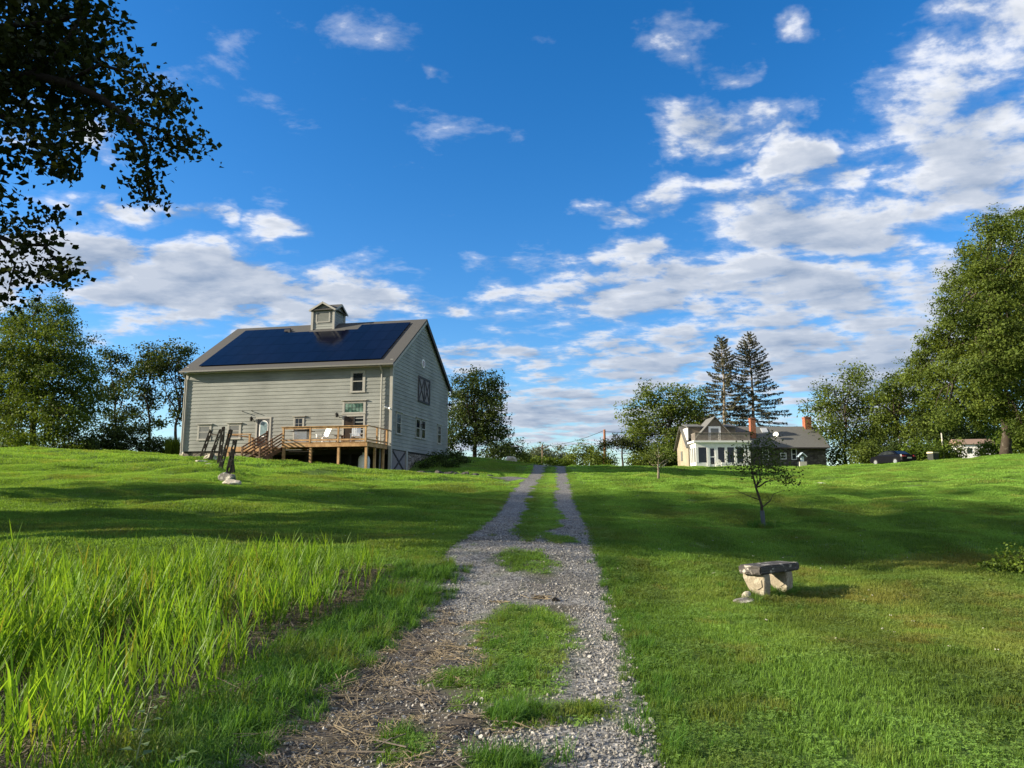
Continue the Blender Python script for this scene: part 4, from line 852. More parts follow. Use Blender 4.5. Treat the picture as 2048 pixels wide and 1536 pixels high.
deck_chair('white slatted garden chair on the deck, left of the little dark table', -3.65, -2.75, R(-25)); deck_chair('white slatted garden chair on the deck, right of the little dark table', -1.35, -2.75, R(20))
t = thing('side_table', 'low dark round table between two white chairs on the deck', 'table', on_barn(-2.45, -2.75, DZ + ZB))
mb = MB(); mb.lathe([(.36, .42), (.38, .43), (.38, .46)], (0, 0, 0), 20); mb.build('tabletop', M_DECKD, t)
for k in range(4): a = math.pi / 4 + k * math.pi / 2; MB().bar((.26 * math.cos(a), .26 * math.sin(a), 0), (.2 * math.cos(a), .2 * math.sin(a), .42), .05, .05).build('leg', M_DECKD, t)
t = thing('barbecue_grill', 'silver barbecue grill with a dark curved lid on the deck beside the stair', 'grill', on_barn(-5.35, -2.3, DZ + ZB), -BTH)
M_STEEL = plain('brushed steel', (.42, .44, .46), .3, .8, .1, 3)
MB().box(-.45, .45, -.28, .28, .08, .80).build('cabinet', M_STEEL, t)
mb = MB(); mb.prism([(-.30, .805), (.30, .805), (.30, .95), (.20, 1.06), (0, 1.10), (-.20, 1.06), (-.30, .95)], -.50, .50, 'x'); mb.build('lid', M_BLACK, t)
mb = MB(); mb.box(.455, .78, -.25, .25, .80, .84); mb.box(-.78, -.455, -.25, .25, .80, .84); mb.build('side_shelf', M_BLACK, t)
mb = MB(); mb.tube([(-.35, -.36, .93), (.35, -.36, .93)], .018, 8); mb.build('handle', M_STEEL, t)
t = thing('wooden_chair', 'brown wooden chair on the low landing before the arched glass door', 'chair', on_barn(-8.9, -1.7, LZ + ZB), R(-60) - BTH)
MB().box(-.26, .26, -.26, .26, .38, .43).build('seat', M_DECKD, t); MB().bar((0, .24, .43), (0, .40, .95), .50, .04, (0, 1, 0)).build('backrest', M_DECKD, t)
for sx_ in (-1, 1):
    for sy_ in (-1, 1): MB().box(sx_ * .23 - .025, sx_ * .23 + .025, sy_ * .22 - .025, sy_ * .22 + .025, 0, .378).build('leg', M_DECKD, t)
    MB().box(sx_ * .27 - .03, sx_ * .27 + .03, -.26, .26, .60, .63).build('armrest', M_DECKD, t)
p = on_barn(-1.15, -1.75, 0); gz = h1(p[0], p[1])
t = thing('propane_tank', 'upright white propane tank in the dark space under the deck', 'tank', (p[0], p[1], gz), 0)
mb = MB(); mb.lathe([(.30, 0), (.36, .05), (.38, .2), (.38, .95), (.33, 1.10), (.2, 1.20), (.08, 1.22)], (0, 0, .02), 20); mb.build('tank_body', M_WHITE, t, True)
mb = MB(); mb.lathe([(.12, 1.2), (.13, 1.36), (.10, 1.38)], (0, 0, .02), 14); mb.build('valve_cap', M_WHITE, t)

# ------------------------------------------------------------------ farmhouse on the right
M_SHINGLE = siding('brown shingle wall', (.21, .175, .135)); M_ASPH = plain('dark asphalt roof', (.125, .125, .118), .9, 0, .2, 9, .3); M_BRICK = masonry('red brick', (.36, .11, .055), (.48, .17, .09), (.36, .26, .19), 7, 2.2)
M_FIELD = masonry('dark field stone', (.07, .06, .055), (.20, .175, .155), (.11, .10, .09), 2.6, 1.9); M_TAN = siding('tan side wall', (.34, .29, .21)); M_GREYW = wood('grey railing wood', (.16, .135, .115), (.26, .225, .19))
HZ = 4.7
farm = thing('farmhouse', 'stone farmhouse with long grey roof, two red brick chimneys and a white glazed porch', 'house', (21.3, 89, HZ), 0)
def hb_(mb, x0, x1, y0, y1, z0, z1): mb.box(x0 - 21.3, x1 - 21.3, y0 - 89, y1 - 89, z0 - HZ, z1 - HZ); return mb
hb_(MB(), 27.9, 37.9, 89, 95, HZ - 1.5, 7.1).build('stone_wall', M_FIELD, farm)
hb_(MB(), 21.3, 27.88, 89.003, 94.997, HZ - 1.5, 7.35).build('tan_wall', M_TAN, farm)
mb = MB(); mb.prism([(0, 7.355 - HZ), (6, 7.355 - HZ), (3, 9.72 - HZ)], .02, .2, 'x'); mb.build('gable_wall', M_TAN, farm)
mb = MB(); mb.prism([(0, 7.105 - HZ), (6, 7.105 - HZ), (3, 9.7 - HZ)], 16.4, 16.58, 'x'); mb.build('gable_wall', M_SHINGLE, farm)
def hroof(x0, x1, ye, yr, ze, zr, name='roof', t=.12):
    mb = MB(); q = [(x0, ye, ze), (x1, ye, ze), (x1, yr, zr), (x0, yr, zr)]; q = [(a - 21.3, b - 89, c - HZ) for a, b, c in q]
    mb.add(q + [(a, b, c + t) for a, b, c in q], [(3, 2, 1, 0), (4, 5, 6, 7), (0, 1, 5, 4), (1, 2, 6, 5), (2, 3, 7, 6), (3, 0, 4, 7)]); return mb.build(name, M_ASPH, farm)
rf = hroof(20.95, 38.25, 88.55, 92, 6.95, 9.78); hroof(20.95, 38.25, 95.45, 92.003, 6.95, 9.78)
hb_(MB(), 27.9, 38.2, 88.40, 88.54, 6.92, 7.07).build('gutter', M_DARKTRIM, farm)
# front gable above the porch
mb = MB(); n_ = 14; z0 = 7.72
k = (10.62 - 7.72); hw = 2.55; gx = 24.35
for i in range(n_):
    a = z0 + k * i / n_; b = z0 + k * (i + 1) / n_ - .002; wa = hw * (1 - (a - z0) / k); wb = hw * (1 - (b - z0) / k)
    mb.add([(gx - wa - 21.3, -1.03, a - HZ), (gx + wa - 21.3, -1.03, a - HZ), (gx + wb - 21.3, -1.005, b - HZ), (gx - wb - 21.3, -1.005, b - HZ), (gx - wa - 21.3, -.99, a - HZ), (gx + wa - 21.3, -.99, a - HZ)], [(0, 1, 2, 3), (4, 5, 1, 0)])
mb.build('front_gable', M_SHINGLE, farm)
for s in (-1, 1):
    mb = MB(); q = [(gx + s * 2.95, 87.75, 7.35), (gx + s * 2.95, 92, 7.35), (gx, 92, 10.66), (gx, 87.75, 10.66)]; q = [(a - 21.3, b - 89, c - HZ) for a, b, c in q]
    mb.add(q + [(a, b, c + .11 + .002 * s) for a, b, c in q], [(3, 2, 1, 0), (4, 5, 6, 7), (0, 1, 5, 4), (1, 2, 6, 5), (2, 3, 7, 6), (3, 0, 4, 7)]); mb.build('gable_roof', M_ASPH, farm)
    xa, xb = (21.45, 23.0) if s < 0 else (25.7, 27.2)
    hb_(MB(), xa, xb, 89.3, 91.5, 8.2, 9.55).build('dormer_wall', M_SHINGLE, farm); hroof(xa - .2, xb + .2, 89.0, 91.9, 9.56, 10.05, 'dormer_roof', .10)
hb_(MB(), 21.33, 21.44, 89.25, 91.5, 8.0, 9.5).build('dormer_cheek', M_WHITE, farm)
mb = MB(); hb_(mb, 23.55, 23.80, 87.90, 87.96, 7.74, 9.55); hb_(mb, 24.75, 25.0, 87.90, 87.96, 7.74, 9.55); hb_(mb, 23.8, 24.75, 87.90, 87.96, 9.3, 9.55); bd = mb.build('balcony_door', M_WHITE, farm)
hb_(MB(), 23.8, 24.75, 87.93, 87.95, 7.74, 9.3).build('pane', M_BLIND, bd)
# glazed porch
mb = MB(); hb_(mb, 21.2, 28.0, 85.75, 88.95, 7.48, 7.70); pr = mb.build('porch_roof', M_WHITE, farm)
mb = MB(); hb_(mb, 21.44, 27.8, 86.0, 86.1, 6.92, 7.478); hb_(mb, 21.44, 21.54, 86.102, 88.9, 6.92, 7.478); hb_(mb, 21.44, 22.9, 86.0, 86.1, HZ - .3, 5.15); hb_(mb, 23.95, 27.8, 86.0, 86.1, HZ - .3, 5.15); hb_(mb, 21.44, 21.54, 86.102, 88.9, HZ - .3, 5.15)
hb_(mb, 27.7, 27.8, 86.102, 88.9, HZ - .3, 7.478); mb.build('porch_wall', M_WHITE, farm)
for xp in (21.44, 22.72, 23.72, 24.82, 25.92, 27.02, 27.5):
    hb_(MB(), xp, xp + .30, 85.97, 86.09, 5.152 if xp not in (22.72, 23.72) else HZ - .3, 6.918).build('porch_post', M_WHITE, farm)
for y in (86.9, 87.8, 88.6): hb_(MB(), 21.42, 21.53, y, y + .16, 5.152, 6.918).build('porch_post', M_WHITE, farm)
for xa, xb in ((21.75, 22.71), (24.03, 24.81), (25.13, 25.91), (26.23, 27.01), (27.33, 27.49)): hb_(MB(), xa, xb, 86.04, 86.06, 5.155, 6.915).build('porch_window', M_GLASS, farm)
hb_(MB(), 21.475, 21.495, 86.12, 88.85, 5.155, 6.915).build('porch_window', M_BLIND, farm)
mb = MB(); hb_(mb, 23.03, 23.13, 86.0, 86.05, HZ, 6.9); hb_(mb, 23.60, 23.71, 86.0, 86.05, HZ, 6.9); hb_(mb, 23.13, 23.60, 86.0, 86.05, 5.75, 5.87); hb_(mb, 23.13, 23.60, 86.0, 86.05, 6.8, 6.9); hb_(mb, 23.13, 23.60, 86.0, 86.05, HZ, 4.95); pdr = mb.build('screen_door', M_WHITE, farm)
hb_(MB(), 23.13, 23.60, 86.02, 86.03, 4.95, 5.75).build('pane', M_GLASS, pdr); hb_(MB(), 23.13, 23.60, 86.02, 86.03, 5.87, 6.8).build('pane', M_GLASS, pdr)
mb = MB()
for k in range(44): hb_(mb, 21.45 + k * .146, 21.45 + k * .146 + .11, 85.95, 85.98, 7.72, 8.56)
hb_(mb, 21.4, 27.9, 85.90, 86.0, 8.565, 8.64); hb_(mb, 21.42, 21.46, 86.01, 87.9, 8.56, 8.62)
for k in range(12): hb_(mb, 21.42, 21.45, 86.05 + k * .15, 86.15 + k * .15, 7.72, 8.555)
mb.build('balcony_railing', M_GREYW, farm)
# chimneys, skylight, dish, windows of the wing
def chimney(x0, x1, y0, y1, z0, z1):
    c = hb_(MB(), x0, x1, y0, y1, z0, z1).build('chimney', M_BRICK, farm); hb_(MB(), x0 - .05, x1 + .05, y0 - .05, y1 + .05, z1 + .003, z1 + .12).build('chimney_cap', M_BRICK, c)
    hb_(MB(), (x0 + x1) / 2 - .12, (x0 + x1) / 2 + .12, (y0 + y1) / 2 - .12, (y0 + y1) / 2 + .12, z1 + .123, z1 + .3).build('flue', M_ASPH, c)
chimney(29.3, 29.92, 90.0, 90.7, 7.5, 10.65); chimney(36.6, 37.4, 91.5, 92.4, 9.0, 10.95)
def on_roof(y): return 6.95 + .12 + (9.78 - 6.95) * (y - 88.55) / 3.45
mb = MB(); sk = [(31.0, 90.9), (31.75, 90.9), (31.75, 91.6), (31.0, 91.6)]; q = [(a - 21.3, b - 89, on_roof(b) - HZ) for a, b in sk]
mb.add(q + [(a, b, c + .12) for a, b, c in q], [(3, 2, 1, 0), (4, 5, 6, 7), (0, 1, 5, 4), (1, 2, 6, 5), (2, 3, 7, 6), (3, 0, 4, 7)]); mb.build('skylight', plain('pale skylight', (.42, .45, .48), .2), farm)
mb = MB(); c = (32.3 - 21.3, 90.0 - 89, on_roof(90.0) - HZ); mb.tube([c, (c[0], c[1] - .1, c[2] + .4)], .03, 6); mb.tube([(c[0], c[1] - .12, c[2] + .45), (c[0] - .05, c[1] - .2, c[2] + .48)], [.20, .33], 16); mb.build('satellite_dish', M_WHITE, farm)
for xa, xb, za, zb in ((32.35, 33.1, 5.65, 6.45), (33.7, 34.35, 5.6, 6.95), (30.2, 31.0, 5.6, 6.8)):
    mb = MB(); hb_(mb, xa, xb, 88.93, 88.98, zb - .09, zb); hb_(mb, xa, xb, 88.93, 88.98, za, za + .09); hb_(mb, xa, xa + .09, 88.93, 88.98, za + .09, zb - .09); hb_(mb, xb - .09, xb, 88.93, 88.98, za + .09, zb - .09); hb_(mb, xa + .09, xb - .09, 88.93, 88.98, (za + zb) / 2 - .03, (za + zb) / 2 + .03)
    f = mb.build('window', M_WHITE, farm); hb_(MB(), xa + .08, xb - .08, 88.96, 88.99, za + .08, zb - .08).build('pane', M_GLASS, f)
hb_(MB(), 21.24, 21.30, 92.0, 92.8, 5.6, 6.8).build('window', M_BLIND, farm)

# ------------------------------------------------------------------ small things on the far lawn
def ground(px, py, d):
    p = at(px, py, d); return (p[0], p[1], h1(p[0], p[1]))
gp = ground(1605, 933, 86.5)
t = thing('wishing_well', 'small blue roofed well ornament on a pale block before the stone wall', 'ornament', gp, 0)
MB().box(-.42, .42, -.3, .3, -.1, .62).build('pedestal', plain('pale concrete', (.55, .52, .45), .9), t)
M_BLUE = plain('blue painted wood', (.42, .52, .60), .6)
MB().box(-.16, .16, -.15, .15, .622, 1.22).build('post', M_BLUE, t)
mb = MB(); mb.prism([(-.5, 1.16), (0, 1.6), (.5, 1.16), (.5, 1.24), (0, 1.70), (-.5, 1.24)], -.32, .32, 'y'); mb.build('roof', M_BLUE, t)
def lawn_chair(label, px, py, d, rz):
    t = thing('lawn_chair', label, 'chair', ground(px, py, d), rz)
    MB().box(-.27, .27, -.26, .26, .38, .42, .02).build('seat', M_PLASTIC, t)
    mb = MB()
    for k in range(7): a = (k - 3) * .13; mb.bar((a * .62, .25, .42), (a, .42, .98 - 2.2 * (a * a)), .05, .02, (0, 1, 0))
    mb.build('backrest', M_PLASTIC, t)
    for s in (-1, 1):
        mb = MB(); mb.bar((s * .29, -.28, .62), (s * .29, .3, .64), .06, .03); mb.build('armrest', M_PLASTIC, t)
        for y in (-.24, .24): MB().bar((s * .28, y, .60 if y < 0 else .38), (s * .31, y * 1.1, 0), .05, .05).build('leg', M_PLASTIC, t)
lawn_chair('white round backed plastic chair on the lawn beside the screen door', 1438, 933, 84.8, R(160))
t = thing('lawn_table', 'low white plastic table standing right of the round backed chair', 'table', ground(1449, 933, 84.8), 0)
MB().box(-.5, .5, -.3, .3, .40, .44).build('tabletop', M_PLASTIC, t)
for a in (-.42, .42):
    for b in (-.24, .24): MB().box(a - .03, a + .03, b - .03, b + .03, 0, .398).build('leg', M_PLASTIC, t)

# car
def car():
    gp = ground(1786, 931, 76); hd = R(104)              # heads left and away
    t = thing('parked_car', 'black saloon car parked by the bushes right of the farmhouse, seen from behind', 'car', gp, hd - math.pi / 2)
    M_CAR = plain('black car paint', (.004, .004, .006), .35, 0, .05, 1, 0, .15); M_CG = plain('car glass', (.02, .024, .028), .05, 0, .1, 1, 0, .7); M_TYRE = plain('tyre rubber', (.015, .015, .015), .85); M_RIM = plain('alloy rim', (.55, .55, .56), .3, .8)
    prof = [(-2.25, .42), (-2.28, .80), (-2.2, 1.02), (-1.55, 1.06), (-1.0, 1.40), (-.2, 1.47), (.55, 1.38), (1.15, 1.00), (2.0, .88), (2.25, .72), (2.27, .40), (1.8, .24), (-1.9, .24)]
    n = len(prof); mb = MB(); W_ = .90
    rows = [(-1.0, .93), (-.93, 1.0), (.93, 1.0), (1.0, .93)]
    for s, k in rows:
        for y, z in prof:
            tumble = .18 * max(0, z - 1.0) / .47; mb.v.append((s * (W_ - (tumble if abs(s) > .5 else 0)), y * (k if abs(y) > 2 else 1), z if z < .5 else .5 + (z - .5) * (1 if k == 1 else .97)))
    for r in range(3):
        for i in range(n): j = (i + 1) % n; mb.f.append((r * n + i, r * n + j, (r + 1) * n + j, (r + 1) * n + i))
    mb.f.append(tuple(range(n))); mb.f.append(tuple(range(4 * n - 1, 3 * n - 1, -1)))
    mb.build('body', M_CAR, t, False)
    for s in (-1, 1):
        mb = MB(); mb.prism([(-1.3, 1.07), (-.95, 1.33), (-.2, 1.39), (.5, 1.31), (.95, 1.05)], s * (W_ - .16), s * (W_ - .02), 'x'); mb.build('side_window', M_CG, t)
        for y in (-1.38, 1.38):
            w_ = MB().tube([(s * .70, y, .33), (s * .915, y, .33)], .33, 20).build('wheel', M_TYRE, t); MB().tube([(s * .90, y, .33), (s * .93, y, .33)], .22, 14).build('rim', M_RIM, w_)
        MB().box(s * .55 - .18 if s < 0 else .5, s * .55 + .18 + (.0 if s > 0 else -.0), -2.30, -2.15, .78, .93).build('tail_light', plain('red lamp', (.35, .02, .02), .25), t)
    mb = MB(); mb.add([(-.62, -1.52, 1.09), (.62, -1.52, 1.09), (.58, -1.02, 1.41), (-.58, -1.02, 1.41)], [(0, 1, 2, 3)]); mb.add([(-.62, -1.50, 1.05), (.62, -1.50, 1.05), (.58, -1.0, 1.37), (-.58, -1.0, 1.37)], [(3, 2, 1, 0)]); mb.build('rear_window', M_CG, t)
    MB().box(-.26, .26, -2.31, -2.26, .60, .73).build('number_plate', M_WHITE, t)
    MB().box(-.8, .8, -2.32, -2.22, .36, .52).build('bumper', M_CAR, t)
car()
t = thing('rubbish_bin', 'dark wheeled rubbish bin with a cream lid beside the bushes', 'bin', ground(1867, 926, 74), R(15))
MB().box(-.30, .30, -.33, .33, .12, .98, -.05).build('bin_body', plain('dark bin plastic', (.03, .035, .03), .6), t)
mb = MB(); mb.prism([(-.40, .985), (.40, .985), (.40, 1.06), (.25, 1.14), (-.40, 1.10)], -.38, .38, 'x'); mb.build('lid', plain('cream lid', (.62, .55, .36), .6), t)
for s in (-1, 1): MB().tube([(s * .22, .36, .12), (s * .30, .36, .12)], .12, 12).build('wheel', M_BLACK, t)
# far white house beyond the big tree
p = at(1944, 912, 118); t = thing('white_house', 'white house with a brown roof glimpsed far behind the big right hand tree', 'house', (p[0], p[1], p[2] - .6), R(-12))
MB().box(-2.6, 2.6, -3, 3, 0, 2.3).build('wall', M_WHITE, t)
mb = MB(); mb.prism([(-3.3, 2.3), (3.3, 2.3), (0, 3.3)], -2.8, 2.8, 'x'); mb.build('roof', plain('brown roof', (.25, .17, .12), .9), t)
for x in (-1.4, .5): MB().box(x - .35, x + .35, -3.04, -2.98, .9, 1.7).build('window', M_GLASS, t)

# utility poles and wires
M_POLE = wood('weathered pole', (.13, .095, .07), (.24, .17, .12)); M_RPOLE = wood('reddish pole', (.22, .09, .05), (.34, .15, .09))
def upole(label, px, pt, d, mat, arm=0, rad=.14, transformer=False, azim=0):
    b = at(px, 925, d); top = at(px, pt, d)[2]; z = h1(b[0], b[1]); hgt = top - z
    t = thing('utility_pole', label, 'pole', (b[0], b[1], z), azim)
    mb = MB(); mb.tube([(0, 0, -.3), (0, 0, hgt * .5), (0, 0, hgt)], [rad * 1.25, rad * 1.1, rad * .85], 10); mb.build('pole_shaft', mat, t)
    if arm:
        MB().box(-arm, arm, -rad - .11, -rad - .005, hgt - .65, hgt - .53).build('crossarm', mat, t)
        for k in (-.85, -.4, .4, .85): MB().lathe([(.04, 0), (.06, .05), (.03, .14)], (k * arm, -rad - .06, hgt - .528), 8).build('insulator', M_BLACK, t)
    if transformer:
        mb = MB(); mb.lathe([(.28, 0), (.32, .05), (.32, .95), (.27, 1.02), (.08, 1.08)], (.5, -.1, hgt - 2.2), 16); mb.build('transformer', plain('grey enamel', (.36, .38, .40), .4), t)
        MB().box(.1, .3, -.06, .02, hgt - 1.8, hgt - 1.6).build('bracket', M_BLACK, t)
    return (b[0], b[1], top)
pa = upole('reddish utility pole rising beside the dark flat topped tree', 1210, 859, 96, M_RPOLE, 0, .17)
pb = upole('grey utility pole far down the road before the hazy trees', 1085, 889, 124, M_POLE, .9, .15)
pc_ = upole('utility pole carrying a grey transformer amid the trees above the black car', 1833, 838, 93, M_POLE, 1.1, .15, True)
p = at(1886, 905, 82); t = thing('pale_post', 'bare whitish post standing in the bushes right of the transformer pole', 'post', (p[0], p[1], h1(p[0], p[1])), 0)
MB().tube([(0, 0, -.2), (.04, 0, 1.6), (0, 0, at(1886, 866, 82)[2] - h1(p[0], p[1]))], [.10, .085, .06], 9).build('post_shaft', plain('whitened bark', (.55, .52, .46), .8), t)
def wire(name, label, a, b, sag, r=.022):
    pts = [Vector(a).lerp(Vector(b), k / 16) - Vector((0, 0, sag * 4 * (k / 16) * (1 - k / 16))) for k in range(17)]
    tag(MB().tube(pts, r, 5).build(name, M_BLACK), label, 'cable')
wire('service_cable', 'service cable running from the reddish pole across to the farmhouse chimney', (pa[0], pa[1], pa[2] - .25), (29.2, 89.95, 9.1), .35, .025)
wire('power_line', 'power line sagging from the reddish pole towards the far grey pole', (pa[0], pa[1], pa[2] - .1), (pb[0], pb[1], pb[2] - .2), .5, .03)
for k, z in enumerate((0, .9)):
    wire('power_line', ('upper' if k == 0 else 'lower') + ' wire crossing the gap of sky right of the far grey pole', (pb[0] + .6, pb[1], pb[2] - z), (pb[0] + 22, pb[1] + 30, pb[2] + .4 - z), .9, .035)

# ------------------------------------------------------------------ old fence posts, bench and rocks
M_OLD = rock('lichened old timber', (.035, .030, .026), (.22, .22, .17), .30, 4)
def mortised(name, label, base, top, d, wd=.20, th=.11, holes=3):
    a = at(base[0], base[1], d); b = at(top[0], top[1], d - .05); g = h1(a[0], a[1]); a = Vector((a[0], a[1], g)); b = Vector(b); L_ = (b - a).length
    ax = (b - a).normalized(); sd = ax.cross(Vector((0, 1, 0))).normalized(); fw = sd.cross(ax).normalized()
    zs = [-.25]; hh = .16
    for k in range(holes): c = L_ * (.30 + .27 * k); zs += [c - hh / 2, c + hh / 2]
    zs.append(L_); xs_ = [-wd / 2, -wd / 5, wd / 5, wd / 2]; solid = {}
    for i in range(len(zs) - 1):
        for j in range(3): solid[(i, j)] = not (j == 1 and i % 2 == 1)
    import bmesh
    bm = bmesh.new(); vt = {}
    rgp = np.random.default_rng(int(base[0]))
    def v(i, j, s):
        if (i, j, s) not in vt:
            w_ = 1 - .12 * zs[i] / L_; q = a + ax * (zs[i] + (rgp.uniform(-.04, .06) if i == len(zs) - 1 else 0)) + sd * (xs_[j] * w_ + rgp.uniform(-.014, .014)) + fw * (s * th / 2 * w_)
            vt[(i, j, s)] = bm.verts.new(q)
        return vt[(i, j, s)]
    for (i, j), ok in solid.items():
        if not ok: continue
        for s in (-1, 1): bm.faces.new([v(i, j, s), v(i, j + 1, s), v(i + 1, j + 1, s), v(i + 1, j, s)])
        for di, dj, e in ((-1, 0, ((i, j), (i, j + 1))), (1, 0, ((i + 1, j), (i + 1, j + 1))), (0, -1, ((i, j), (i + 1, j))), (0, 1, ((i, j + 1), (i + 1, j + 1)))):
            if not solid.get((i + di, j + dj), False):
                (p1, p2) = e; bm.faces.new([v(*p1, -1), v(*p2, -1), v(*p2, 1), v(*p1, 1)])
    bmesh.ops.recalc_face_normals(bm, faces=bm.faces); bmesh.ops.bevel(bm, geom=bm.edges[:], offset=.012, segments=1, affect='EDGES')
    me = bpy.data.meshes.new(name); bm.to_mesh(me); bm.free()
    return tag(link(name, me, M_OLD), label, 'fence post', 'leaning mortised posts of the broken rail fence')
FP = 'fence_post'
mortised(FP, 'dark mortised fence post leaning right, leftmost and farthest of the row before the barn', (402, 918), (422, 860), 41)
mortised(FP, 'dark mortised fence post leaning right, joined by a short rail to the leftmost post', (420, 921), (441, 860), 40)
mortised(FP, 'tall lichened fence post, nearly upright, in the middle of the leaning row', (438, 925), (447, 854), 38)
mortised(FP, 'tall dark mortised fence post with a pale mossy edge, second nearest of the leaning row', (440, 938), (462, 859), 35)
mortised(FP, 'nearest dark mortised fence post rising from the grey boulder', (453, 958), (470, 881), 31.5)
mortised(FP, 'fence post prop leaning left against its neighbour behind the boulder', (467, 943), (462, 905), 33.5, .17, .10, 0)
a = at(422, 869, 41); b = at(436, 870, 40.3); tag(MB().bar(a, b, .10, .09).build('fence_rail', M_OLD), 'short grey rail stub bridging the two leftmost fence posts', 'rail')
M_RK = rock('grey field rock', (.17, .16, .145), (.46, .44, .38), .55); M_RK2 = rock('pale field rock', (.42, .38, .31), (.60, .56, .48), .5); M_RKD = rock('dark bed rock', (.06, .055, .05), (.22, .21, .19), .35)
def boulder(label, px, py, d, rx, ry, rz_, mat, seed, name='boulder', group=None, yaw=0):
    x, y, z = ground(px, py, d); o = link(name, stone_mesh(name, rx, ry, rz_, seed), mat); o.location = (x, y, z - rz_ * .12); o.rotation_euler = (0, 0, yaw); return tag(o, label, 'rock', group)
boulder('large grey boulder at the foot of the nearest leaning fence post', 455, 972, 29.8, .40, .34, .26, M_RK, 1)
boulder('pale rounded boulder lying in front of the large grey one', 462, 984, 28.6, .36, .26, .19, M_RK2, 2)
boulder('flat pale stone beside the feet of the two far fence posts', 421, 917, 40.6, .42, .3, .24, M_RK2, 3)
boulder('small flat stone in the grass left of the far fence posts', 402, 924, 39.5, .34, .22, .08, M_RK2, 4)
boulder('little stone in the grass below the far fence posts', 417, 929, 38, .22, .18, .08, M_RK, 5)
boulder('pale corner stone under the left end of the barn', 371, 915, 55, .45, .35, .30, M_RK2, 6)
boulder('rounded pale boulder on the dim lawn beyond the barn', 1020, 921, 63, .55, .45, .36, M_RK2, 7)
boulder('low grey stone poking out of the lawn left of the farmhouse apple tree', 1640, 972, 40, .30, .16, .06, M_RK2, 8)
boulder('small block stone lying beside the left leg of the stone bench', 1489, 1198, 10.75, .15, .10, .065, M_RK, 9)
boulder('little pale stone wedged against the left leg of the stone bench', 1494, 1188, 10.95, .075, .06, .10, M_RK2, 10)
for i, (px, py, d, s) in enumerate([(845, 944, 46.5, .4), (862, 943, 46.8, .3), (878, 945, 46.3, .42), (897, 946, 46, .35), (913, 948, 45.8, .3), (930, 948, 45.6, .4), (948, 949, 45.5, .33), (965, 950, 45.3, .28), (980, 950, 45.3, .36), (890, 940, 48, .3), (925, 943, 47.5, .26), (905, 938, 49, .25)]):
    boulder('dark rock edging the planting bed below the barn gable', px, py, d, s, s * .7, s * .55, M_RKD, 30 + i, 'bed_rock', 'rocks edging the bed below the barn gable', i)

# bench
M_SLAB = rock('dark lichened slab', (.075, .07, .065), (.46, .43, .38), .38, 7); M_LEG = rock('carved pale stone', (.27, .235, .175), (.40, .37, .29), .45, 9)
bx, by = 3.63, 11.0; ax = np.array([.76, .65]); pw = np.array([-.65, .76]); ctr = np.array([bx, by]) + ax * .56 + pw * .19
gz = h1(*ctr); ang = math.atan2(ax[1], ax[0])
t = thing('stone_bench', 'low stone bench with a dark lichened slab on two pale carved legs', 'bench', (ctr[0], ctr[1], gz), ang)
import bmesh
bm = bmesh.new(); bmesh.ops.create_cube(bm, size=1); bmesh.ops.scale(bm, vec=(1.12, .37, .12), verts=bm.verts); bmesh.ops.bevel(bm, geom=bm.edges[:], offset=.018, segments=2, affect='EDGES'); bmesh.ops.subdivide_edges(bm, edges=bm.edges[:], cuts=3, use_grid_fill=True)
rgx = np.random.default_rng(8)
for v_ in bm.verts: v_.co += Vector(rgx.normal(0, .0028, 3)); 
bmesh.ops.translate(bm, vec=(0, 0, .455 - .0625), verts=bm.verts); me = bpy.data.meshes.new('seat'); bm.to_mesh(me); bm.free(); link('seat', me, M_SLAB, t)
for xc, fl in ((-.37, 1), (.27, 1)):
    pr_ = [(-.17, .327), (.18, .327), (.185, .27), (.15, .20), (.10, .11), (.04, .05), (.02, -.06), (-.16, -.06), (-.165, .06), (-.18, .20)]
    mb = MB(); mb.prism(pr_, xc - .085, xc + .085, 'x'); mb.build('leg', M_LEG, t, False, .012)
    mb = MB(); mb.prism([(-.13, .25), (.11, .25), (.08, .19), (.03, .13), (-.06, .10), (-.14, .15)], xc - .098, xc - .0855, 'x'); mb.build('carved_panel', M_LEG, t, False, .004)

# heap of old reed stalks, clods and weeds near the drive
def heap():
    x, y = -2.15, 5.95; t = thing('reed_heap', 'dark heap of broken old reed stalks at the edge of the reed bed', 'heap', (x, y, h1(x, y)), R(25)); g = np.random.default_rng(9); mb = MB()
    for k in range(170):
        a = g.normal(.9, .5); l = g.uniform(.15, .5); c = g.normal(0, 1, 2) * np.array([.22, .13]); z = max(0, .15 * math.exp(-(c[0] / .28) ** 2 - (c[1] / .18) ** 2)) * g.uniform(.2, 1) + .01; s_ = g.uniform(-.3, .2)
        mb.bar((c[0] - math.cos(a) * l / 2, c[1] - math.sin(a) * l / 2, z - s_ * l / 2), (c[0] + math.cos(a) * l / 2, c[1] + math.sin(a) * l / 2, max(.0, z + s_ * l / 2)), g.uniform(.005, .014), .004)
    mb.build('stalks', plain('rotting stalks', (.085, .068, .05), .9, 0, .45, 14), t)
heap()
